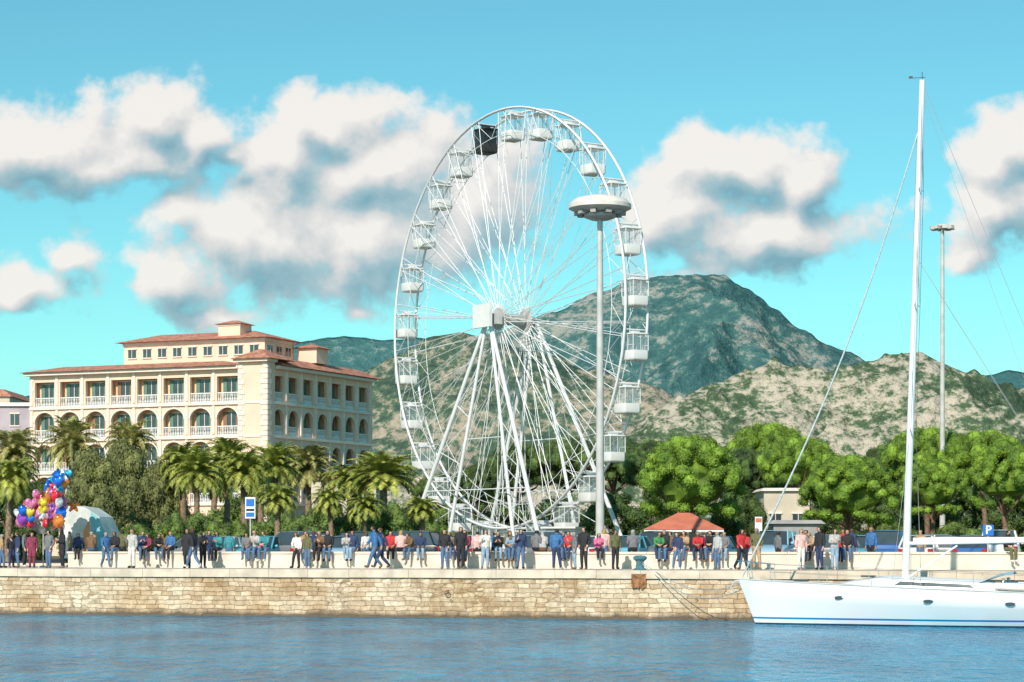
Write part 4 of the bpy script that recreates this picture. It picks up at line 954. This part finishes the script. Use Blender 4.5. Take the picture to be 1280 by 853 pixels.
mb=MB(); mb.path([(MX+.3,0,boz+.12),(MX+1.5,0,boz+.15),(MX+3.5,0,boz+.16),(MX+6.3,0,boz+.18)],[.09,.09,.075,.05],10); mk('furled_mainsail',mb,M['hullw'],ya,smooth=60)
mb=MB(); mb.tube((MX+.15,0,mbz+.15),(MX+1.9,0,boz-.08),.035,n=8); mk('boom_vang',mb,M['alu'],ya)
hz_=mbz+(MH-mbz)*.915
tp=Vector(mp_(hz_)); bw_=Vector((.15,0,sheer(0)+.1))
mb=MB(); pts=[]
for k in range(15):
    t=k/14; p=bw_.lerp(tp,t); p.x+=.45*sin(pi*t); p.z-=.15*sin(pi*t); pts.append(p)
mb.path(pts,[.03 if (k in(0,14)) else .040-.014*k/14 for k in range(15)],7); mk('furled_jib',mb,mat('furled_sailcloth',(.50,.54,.54),.8,.15,8),ya,smooth=60)
mb=MB()
ml=mp_(MH-.05)
for s_ in (-1,1):
    ch_=(MX+.4,s_*(beam(MX)-.08),sheer(MX)); prev_=ml
    for f,w_ in ((.78,.5),(.55,.7),(.30,.8)):
        z=mbz+(MH-mbz)*f; p=(mp_(z)[0]+.12,s_*w_,z+.05); mb.tube(prev_,p,.008,n=4); mb.tube(p,mp_(z+2.6),.006,n=4); prev_=p
    mb.tube(prev_,ch_,.009,n=4); mb.tube(mp_(mbz+(MH-mbz)*.3),(MX-.3,s_*(beam(MX)-.1),sheer(MX)),.007,n=4)
    mb.tube(mp_(MH-6.5),(LB-.3,s_*1.2,sheer(LB)),.007,n=4)
mb.tube(ml,(LB-.1,0,sheer(LB)),.009,n=4)
mb.tube(mp_(MH-.4),(MX+6.3,0,boz+.2),.006,n=4)
mb.tube((MX-.05,.1,mbz+1),(mp_(MH-1)[0]-.15,.1,MH-1),.006,n=4)
mk('rigging',mb,M['cable'],ya)
mb=MB(); mb.tube(ml,(ml[0],0,MH+.3),.012,n=4); mb.tube((ml[0]-.4,0,MH+.10),(ml[0]+.12,0,MH+.10),.010,n=4); mb.box((ml[0]-.42,0,MH+.13),(.14,.02,.08)); mk('wind_vane',mb,M['dark'],ya)
mb=MB(); mb.lathe([(0,-.35),(.11,-.28),(.13,0),(.11,.28),(0,.35)],n=12)
FEN=mb.mesh('fender',[M['signw']],60)
for xx in (4.5,8.2,11.5): ob('fender',FEN,ya,(xx,beam(xx)+.14,.75))
def line(p0,p1,sag,lab):
    p0=Vector(p0); p1=Vector(p1); mb=MB(); mb.path([tuple(p0.lerp(p1,k/14)-Vector((0,0,sag*sin(pi*k/14)))) for k in range(15)],.016,5)
    o=mk('mooring_rope',mb,M['cable'],smooth=60); top(o,lab,'rope','mooring ropes of the yacht')
rotv=Matrix.Rotation(yd,3,'Z')
def yw(x,y_,z): v=rotv@Vector((x,y_,z)); return (v.x+YX,v.y+YY,z)
b1=Q(800,.45)
line((b1[0],b1[1],GZ+.38),yw(.6,.2,1.68),.75,'grey mooring rope sagging from bollard to yacht bow')
line((b1[0],b1[1],GZ+.34),yw(.9,-.2,1.67),1.05,'second grey mooring rope sagging below quay edge')

# ------------------------------------------------------------------ people
def build_pose(J, name):
    V=[];E=[];Rr=[];idx={}
    def add(n_,p,r): idx[n_]=len(V); V.append(Vector(p)); Rr.append(r); return idx[n_]
    rad=dict(pelvis=.150,spine=.135,chest=.155,neckb=.085,neck=.060,hlow=.082,hmid=.112,htop=.085)
    for k in ('pelvis','spine','chest','neckb','neck','hlow','hmid','htop'): add(k,J[k],rad[k])
    for a,b_ in zip(('pelvis','spine','chest','neckb','neck','hlow','hmid'),('spine','chest','neckb','neck','hlow','hmid','htop')): E.append((idx[a],idx[b_]))
    segs=[('torso','pelvis','spine'),('torso','spine','chest'),('torso','chest','neckb'),('neck','neckb','neck'),('head','neck','hlow'),('head','hlow','hmid'),('head','hmid','htop')]
    for s_ in 'LR':
        for k,r in (('sh',.075),('el',.054),('wr',.034),('pa',.040),('hip',.100),('kn',.070),('an',.046),('heel',.045),('toe',.040)): add(k+s_,J[k+s_],r)
        for a,b_,t in (('chest','sh'+s_,'torso'),('sh'+s_,'el'+s_,'arm'),('el'+s_,'wr'+s_,'arm'),('wr'+s_,'pa'+s_,'hand'),('pelvis','hip'+s_,'hip'),('hip'+s_,'kn'+s_,'leg'),('kn'+s_,'an'+s_,'leg'),('an'+s_,'heel'+s_,'foot'),('heel'+s_,'toe'+s_,'foot')):
            E.append((idx[a],idx[b_])); segs.append((t,a,b_))
        wr=Vector(J['wr'+s_]); pa=Vector(J['pa'+s_]); d=(pa-wr).normalized(); sd_=d.cross(Vector((1,0,0)) if abs(d.x)<.8 else Vector((0,0,1))).normalized(); nn=d.cross(sd_)
        for f in range(4):
            o=(f-1.5)*.020; ln=[.062,.075,.070,.055][f]
            a=add(f'f{f}{s_}',pa+d*.035+sd_*o,.0105); b2=add(f'g{f}{s_}',pa+d*(.035+ln*.55)+sd_*o+nn*.008,.0095); c2=add(f'h{f}{s_}',pa+d*(.03+ln)+sd_*o+nn*.026,.008)
            E += [(idx['pa'+s_],a),(a,b2),(b2,c2)]; segs += [('hand','pa'+s_,f'f{f}{s_}'),('hand',f'f{f}{s_}',f'h{f}{s_}')]
        a=add('t1'+s_,pa-sd_*.038+d*.0,.012); b2=add('t2'+s_,pa-sd_*.055+d*.035+nn*.01,.010); E += [(idx['pa'+s_],a),(a,b2)]; segs += [('hand','t1'+s_,'t2'+s_)]
    me=bpy.data.meshes.new('sk'); me.from_pydata(V,E,[]); o=bpy.data.objects.new('sk',me); COL.objects.link(o)
    sk=o.modifiers.new('s','SKIN'); sk.use_smooth_shade=True
    sv_=me.skin_vertices[0].data
    for i,r in enumerate(Rr): sv_[i].radius=(r,r)
    sv_[0].use_root=True
    ss=o.modifiers.new('d','SUBSURF'); ss.levels=1; ss.render_levels=1
    dg=bpy.context.evaluated_depsgraph_get(); bm=bpy.data.meshes.new_from_object(o.evaluated_get(dg)); bpy.data.objects.remove(o)
    SG=[(t,V[idx[a]],V[idx[b_]]) for t,a,b_ in segs]
    reg=[]
    for v in bm.vertices:
        best=9;bt=None
        for t,a,b_ in SG:
            ab=b_-a; q=max(0,min(1,(v.co-a).dot(ab)/max(1e-9,ab.length_squared))); dd_=(v.co-(a+ab*q)).length - (.05 if t in('torso','hip') else 0)
            if dd_<best: best=dd_;bt=t
        reg.append(bt)
    for v,t in zip(bm.vertices,reg):
        if t in('torso','hip'): 
            cy=Vector(J['pelvis']).y if v.co.z<J['spine'][2] else lerp(J['spine'][1],J['chest'][1],min(1,(v.co.z-J['spine'][2])/max(.01,J['chest'][2]-J['spine'][2])))
            v.co.x*=1.14; v.co.y=cy+(v.co.y-cy)*.80
        if t=='head': v.co.x*=.86
    bm.update()
    hm=Vector(J['hmid'])
    co=[v.co.copy() for v in bm.vertices]; no=[v.normal.copy() for v in bm.vertices]
    faces=[tuple(p.vertices) for p in bm.polygons]
    def part(nm,cond,infl,thr=.5,mod=None):
        mp={}; vs=[]; fs=[]
        for f in faces:
            c=sum(1 for i in f if cond(i)); 
            if c>=len(f)*thr:
                g_=[]
                for i in f:
                    if i not in mp:
                        mp[i]=len(vs); k=infl(i) if callable(infl) else infl; p=co[i]+no[i]*k
                        if mod: p=mod(p,i)
                        vs.append(p)
                    g_.append(mp[i])
                fs.append(g_)
        m_=bpy.data.meshes.new(nm); m_.from_pydata(vs,[],fs); m_.polygons.foreach_set('use_smooth',[True]*len(m_.polygons)); m_.materials.append(M['white']); m_.update(); return m_
    pz=J['pelvis'][2]
    out={}
    out['jacket']=part('jacket',lambda i: reg[i] in('torso','arm') or (reg[i]=='hip' and co[i].z>pz-.02),lambda i:.022 if reg[i]=='torso' else .016,.75)
    out['coat']=part('coat',lambda i: reg[i] in('torso','arm','hip') or (reg[i]=='leg' and co[i].z>pz-.42 and J['kneeL_low']),lambda i:.03 if reg[i] in('torso','arm') else .05,.75)
    out['trousers']=part('trousers',lambda i: reg[i] in('hip','leg') or (reg[i]=='torso' and co[i].z<pz+.06),.014,.5)
    fl=[Vector(J['heelL']).lerp(Vector(J['toeL']),.4),Vector(J['heelR']).lerp(Vector(J['toeR']),.4)]
    for j,nm in enumerate(('shoeL','shoeR')):
        out[nm]=part('shoe',lambda i: reg[i]=='foot' and (co[i]-fl[j]).length<(co[i]-fl[1-j]).length,.014,.5)
    def face_(i):
        p=co[i]-hm; return p.y<-.045 and p.z<.045
    out['short_hair']=part('hair',lambda i: reg[i]=='head' and co[i].z>hm.z-.07 and not face_(i) and not (co[i].y-hm.y<-.01 and co[i].z<hm.z-.02),.016,.5)
    def lm(p,i):
        q=p.copy()
        if co[i].z<hm.z-.02: q.z-=.13*min(1,(hm.z-.02-co[i].z)/.06); q.x*=1.12; q.y+=.015
        return q
    out['long_hair']=part('hair',lambda i: reg[i]=='head' and not face_(i) and co[i].y-hm.y>-.06 or (reg[i]=='neck' and co[i].y>hm.y),.020,.5,lm)
    vs=[c.copy() for c in co]; fs=list(faces); mi=[0]*len(fs)
    def addball(c,r,m_,sq=(1,1,1)):
        t=MB(); t.ball(tuple(c),r,6,4,sq); b0=len(vs); vs.extend(Vector(x) for x in t.v)
        for f in t.f: fs.append(tuple(b0+i for i in f)); mi.append(m_)
    fy=min([c.y for c,r_ in zip(co,reg) if r_=='head' and abs(c.x)<.03] or [hm.y-.1])
    for s_ in (-1,1):
        addball((s_*.032,fy+.012,hm.z-.0),.012,1); addball((s_*(.082),hm.y,hm.z-.015),.028,0,(.4,.8,1.1))
    addball((0,fy-.004,hm.z-.03),.016,0,(.8,1.1,1.4)); addball((0,fy+.008,hm.z-.068),.02,2,(1.2,.5,.35))
    m_=bpy.data.meshes.new('body'); m_.from_pydata(vs,[],fs); m_.materials.append(M['white']); m_.materials.append(M['black']); m_.materials.append(LIP)
    m_.polygons.foreach_set('material_index',mi); m_.polygons.foreach_set('use_smooth',[True]*len(fs)); m_.update(); out['body']=m_
    return out
LIP=mat('lips',(.42,.15,.12),.5,.1,5)
def base():
    J=dict(pelvis=(0,0,.94),spine=(0,0,1.12),chest=(0,.0,1.32),neckb=(0,.01,1.46),neck=(0,0,1.52),hlow=(0,-.015,1.575),hmid=(0,-.02,1.645),htop=(0,-.012,1.70),kneeL_low=True)
    for s_,k in (('L',1),('R',-1)):
        J.update({'sh'+s_:(k*.165,.01,1.395),'el'+s_:(k*.235,.03,1.13),'wr'+s_:(k*.235,-.05,.90),'pa'+s_:(k*.23,-.075,.835),
          'hip'+s_:(k*.085,0,.88),'kn'+s_:(k*.10,-.015,.49),'an'+s_:(k*.105,.03,.09),'heel'+s_:(k*.105,.045,.045),'toe'+s_:(k*.125,-.13,.04)})
    return J
def up(J,**k): J=dict(J); J.update(k); return J
S=base()
POS={}
POS['stand']=S
POS['phone']=up(S,elL=(.24,0,1.14),wrL=(.13,-.24,1.2),paL=(.10,-.29,1.26),elR=(-.24,0,1.14),wrR=(-.12,-.22,1.15),paR=(-.08,-.27,1.2),hlow=(0,-.035,1.57),hmid=(0,-.05,1.635),htop=(0,-.05,1.69))
POS['pockets']=up(S,elL=(.27,.08,1.14),wrL=(.20,-.05,.97),paL=(.18,-.09,.91),elR=(-.27,.08,1.14),wrR=(-.20,-.05,.97),paR=(-.18,-.09,.91),knL=(.12,-.08,.49),anL=(.15,-.08,.09),heelL=(.15,-.065,.045),toeL=(.18,-.24,.04))
POS['talk']=up(S,elR=(-.27,-.03,1.14),wrR=(-.2,-.22,1.28),paR=(-.18,-.27,1.34),anR=(-.14,.1,.09),heelR=(-.14,.115,.045),toeR=(-.19,-.05,.04),knR=(-.12,.02,.49))
POS['walk']=up(S,chest=(0,-.03,1.32),neckb=(0,-.03,1.46),neck=(0,-.045,1.52),hlow=(0,-.06,1.575),hmid=(0,-.07,1.645),htop=(0,-.065,1.70),
   knL=(.09,-.20,.50),anL=(.09,-.33,.13),heelL=(.09,-.345,.075),toeL=(.10,-.50,.12),knR=(-.09,.03,.47),anR=(-.09,.32,.17),heelR=(-.09,.35,.13),toeR=(-.10,.23,.04),
   shL=(.165,.01,1.39),shR=(-.165,-.04,1.39),elL=(.23,.16,1.15),wrL=(.24,.22,.92),paL=(.24,.20,.85),elR=(-.23,-.12,1.14),wrR=(-.2,-.29,.99),paR=(-.19,-.34,.95))
POS['lean']=up(S,pelvis=(.05,0,.93),spine=(.02,.01,1.11),chest=(-.01,0,1.31),neckb=(-.02,.0,1.45),neck=(-.02,-.01,1.51),hlow=(-.03,-.03,1.565),hmid=(-.04,-.04,1.635),htop=(-.045,-.035,1.69),
   elR=(-.30,.02,1.16),wrR=(-.19,-.06,1.0),paR=(-.14,-.07,.95),knR=(-.14,-.1,.50),anR=(-.20,-.10,.09),heelR=(-.20,-.085,.045),toeR=(-.27,-.24,.04))
def sit(lean=0.0,hand='lap',legs=0):
    z0=-.80; J={}
    for k,v in S.items():
        if k=='kneeL_low': continue
        if k[:2] in('kn','an','he','to') and not k.startswith('hlow'): continue
        x,y,z=v; z+=z0; h=max(0,z-.14); J[k]=(x,y-lean*h,z-lean*.15*h)
    J['kneeL_low']=False
    for s_,k in (('L',1),('R',-1)):
        sp=.13 if legs!=2 else .08; dx=.1*k if legs==1 else 0
        fy=-.40 ; az=-.345; ay=-.40+ (.10 if (legs==2 and s_=='L') else 0)
        J['hip'+s_]=(k*.09,-.03,.10); J['kn'+s_]=(k*sp+dx*.6,fy,.085); J['an'+s_]=(k*(sp-.01)+dx*.3,ay,az); J['heel'+s_]=(k*(sp-.01)+dx*.3,ay+.015,az-.045); J['toe'+s_]=(k*(sp+.01)+dx*.4,ay-.16,az-.07)
        sh=J['sh'+s_]
        if hand=='lap': J['el'+s_]=(k*.24,sh[1]+.0,.34); J['wr'+s_]=(k*.15,sh[1]-.21,.235); J['pa'+s_]=(k*.11,sh[1]-.27,.215)
        elif hand=='knees': J['el'+s_]=(k*.22,sh[1]-.08,.36); J['wr'+s_]=(k*.10,sh[1]-.26,.30); J['pa'+s_]=(k*.05,sh[1]-.32,.29)
        elif hand=='side': J['el'+s_]=(k*.28,sh[1]+.05,.32); J['wr'+s_]=(k*.28,sh[1]-.02,.09); J['pa'+s_]=(k*.28,sh[1]-.07,.05)
        elif hand=='phone': J['el'+s_]=(k*.23,sh[1]-.03,.34); J['wr'+s_]=(k*.12,sh[1]-.25,.42); J['pa'+s_]=(k*.08,sh[1]-.30,.47)
    return J
POS['sit']=sit(.08,'lap',0); POS['sit_lean']=sit(.42,'knees',1); POS['sit_side']=sit(-.05,'side',2); POS['sit_phone']=sit(.18,'phone',0)
PMESH={k:build_pose(v,k) for k,v in POS.items()}
def cm(n_,c,r=.8): return mat('cloth_'+n_,c,r,.18,9,.1)
CL={n_:cm(n_,c) for n_,c in dict(black=(.025,.025,.03),navy=(.03,.05,.12),blue=(.05,.15,.34),jeans=(.09,.16,.28),lightjeans=(.26,.38,.50),grey=(.18,.18,.19),lightgrey=(.46,.45,.44),white=(.72,.69,.65),red=(.55,.04,.045),
   maroon=(.24,.04,.08),pink=(.75,.16,.34),palepink=(.70,.45,.42),teal=(.05,.26,.29),olive=(.13,.13,.06),brown=(.19,.11,.06),tan=(.46,.31,.18),yellow=(.6,.42,.05),green=(.06,.25,.09),camel=(.42,.27,.14)).items()}
SK=[mat('skin_'+n_,c,.55,.06,5) for n_,c in dict(fair=(.66,.40,.29),olive=(.55,.33,.22),tan=(.45,.26,.16)).items()]
HR={n_:mat('hair_'+n_,c,.6,.3,20) for n_,c in dict(dark=(.03,.02,.014),brown=(.10,.05,.026),blond=(.38,.24,.10),grey=(.34,.33,.31)).items()}
NMAP=dict(navy='navy',lightjeans='pale denim',lightgrey='pale grey',palepink='pale pink',jeans='denim')
PD=dict(stand='standing upright',phone='looking at phone',pockets='hands in pockets',talk='gesturing while standing',walk='walking along quay',lean='standing, hand on hip',
        sit='sitting on wall',sit_lean='leaning forward seated',sit_side='seated, hands beside',sit_phone='seated, holding phone')
def person(px,pose,topc,botc,rot=0,off=None,hair='dark',long=False,scale=1.0,garment='jacket',sk=0,shoes='black'):
    sitp=pose.startswith('sit')
    if off is None: off=6.12 if sitp else 4.0
    z=WTOP+.03 if sitp else GZ+.012
    x,y=Q(px,off); ms=PMESH[pose]
    o=ob('person',ms['body'],None,(x,y,z),PHI+radians(rot),(scale*.95,scale*.95,scale))
    o.material_slots[0].link='OBJECT'; o.material_slots[0].material=SK[sk]
    for nm,key,mt_ in ((garment,garment,CL[topc]),('trousers','trousers',CL[botc]),('shoe','shoeL',CL[shoes]),('shoe','shoeR',CL[shoes]),('hair','long_hair' if long else 'short_hair',HR[hair])):
        c=ob(nm,ms[key],o); c.material_slots[0].link='OBJECT'; c.material_slots[0].material=mt_
    n1=NMAP.get(topc,topc); n2=NMAP.get(botc,botc)
    top(o,f"{'child' if scale<.86 else 'person'} in {n1} {garment}, {n2} trousers, {PD[pose]}",'person','people on the promenade'); return o
PPL=[ (3,'lean','camel','jeans',160,3.6),(14,'stand','black','navy',30,5.0),(20,'talk','navy','jeans',-60,4.4),(41,'stand','maroon','maroon',0,3.6,'brown',True,.92,'coat'),(61,'pockets','grey','jeans',10,4.0,'dark',False,.97),(78,'phone','black','black',-30,3.6,'dark',True,1,'coat'),(30,'stand','grey','black',100,7.5),(88,'lean','tan','jeans',-60,7.2),
 (104,'stand','grey','black',60,8.2),(119,'talk','camel','jeans',-40,7.4),(131,'walk','blue','jeans',60,3.8),(143,'sit','black','jeans',10),(152,'stand','olive','black',150,7.8),(165,'talk','lightgrey','white',10,3.6,'blond',True),(172,'stand','blue','navy',120,7.3),(179,'sit_phone','navy','jeans',0),(197,'sit_lean','black','jeans',20),(205,'stand','brown','black',-30,7.6),
 (215,'sit','blue','black',-10),(235,'stand','black','black',5,3.6,'brown',True,1.0,'coat'),(242,'walk','black','jeans',-100,3.9),(252,'phone','black','black',30,4.6,'dark',True),(262,'sit_side','navy','navy',10),(272,'sit_phone','teal','black',-10,None,'brown',True),(288,'stand','teal','jeans',170,7.5),
 (309,'sit','grey','jeans',0),(318,'sit_phone','lightgrey','jeans',-20,None,'blond',True),(328,'sit','pink','jeans',0,None,'brown',True,.72),(335,'sit_lean','teal','jeans',10),(371,'lean','white','black',0,4.8,'brown',True),(378,'sit_lean','camel','lightjeans',30),(385,'stand','olive','jeans',-20,4.8),(402,'sit_phone','brown','black',0,None,'blond',True),(409,'sit','black','jeans',-15),
 (434,'sit_phone','lightgrey','lightjeans',0,None,'brown',True),(442,'sit_side','navy','lightjeans',20),(456,'stand','white','jeans',200,7.4,'brown',True),(468,'walk','blue','jeans',-70,3.4,'dark',False,1.06),(478,'walk','navy','navy',-40,4.4),(488,'sit','red','black',0,None,'dark'),(514,'sit_lean','brown','jeans',-10),(524,'sit','navy','lightjeans',15),
 (557,'pockets','black','jeans',-20,4.6),(563,'sit_phone','grey','jeans',0),(575,'stand','black','black',20,4.7,'dark',False,1.04),(583,'sit','maroon','jeans',0,None,'brown',True),(606,'talk','white','lightjeans',25,4.9,'brown',True,.97),(614,'sit_side','blue','black',0),(635,'sit','olive','jeans',15),(642,'sit_lean','lightjeans','jeans',-25,None,'blond',True),(650,'talk','navy','jeans',40,4.8,'dark',False,.98),
 (668,'sit','grey','black',180),(679,'sit_phone','lightgrey','brown',180),(694,'lean','blue','navy',180,3.7,'dark',False,.98),(711,'sit','red','navy',0),(718,'talk','grey','lightjeans',-60,4.5,'grey'),(729,'pockets','black','black',0,3.8),(748,'sit_phone','pink','black',0,None,'brown',True,.85),(754,'stand','palepink','jeans',180,7.4,'blond',True),(768,'stand','olive','black',10,4.3,'dark',False,.96),
 (793,'sit','grey','black',180,None,'grey'),(822,'sit_lean','green','navy',0),(830,'sit','black','jeans',20),(847,'lean','navy','jeans',-10,4.8),(857,'sit_phone','tan','jeans',0,None,'brown',True),(873,'sit_lean','red','navy',-20),(880,'sit','maroon','black',10,None,'dark',False,.8),(897,'stand','lightgrey','jeans',-10,4.7,'grey'),(904,'sit','grey','lightjeans',0),
 (925,'walk','red','black',50,3.9,'dark',True,.97,'jacket'),(932,'lean','red','jeans',-20,4.6,'brown',True),(946,'pockets','olive','tan',10,4.3),(1000,'stand','palepink','white',0,4.2,'blond',True,.97),(1008,'sit','grey','jeans',0),(1023,'stand','black','navy',-20,4.6,'dark',False,1.02),(1045,'phone','lightgrey','lightjeans',20,4.6,'brown',True),(1060,'sit','black','jeans',0),(1065,'stand','navy','jeans',170,7.5),
 (97,'sit_side','navy','black',0),(112,'sit','brown','jeans',180),(500,'sit','palepink','black',180,None,'blond',True),(974,'stand','grey','black',150,7.6),(1259,'sit','black','olive',20),(1090,'stand','blue','black',0,7.8),(1150,'talk','camel','jeans',-40,7.6),(596,'lean','palepink','black',170,8.4),(868,'stand','black','black',180,7.9),
 (188,'sit','maroon','black',-15,None,'brown',True,.85),(394,'sit_side','navy','jeans',150),(571,'sit_lean','brown','navy',10),(624,'sit_phone','black','lightjeans',-10),(703,'sit_side','navy','jeans',10),(838,'sit_side','brown','navy',-15),(889,'sit_lean','black','jeans',15),(1016,'sit_lean','tan','black',-10),(1052,'sit_side','red','navy',10)]
for i,p in enumerate(PPL):
    p=list(p); p[4]+=R_.uniform(-28,28); p[0]+=R_.uniform(-2,2)
    if len(p)>5 and p[5] is not None: p[5]+=R_.uniform(-.9,.5) if p[5]<6 else R_.uniform(0,1.6)
    kw=dict(zip(('off','hair','long','scale','garment'),p[5:])); 
    if 'scale' not in kw: kw['scale']=R_.uniform(.88,1.03)
    if 'hair' not in kw: kw['hair']=R_.choice(['dark','dark','brown','brown','blond','grey'])
    person(*p[:5],sk=i%3 if i%2 else 0,shoes=R_.choice(['black','white','brown','grey']),**kw)
print('faces',sum(len(m_.polygons) for m_ in bpy.data.meshes))
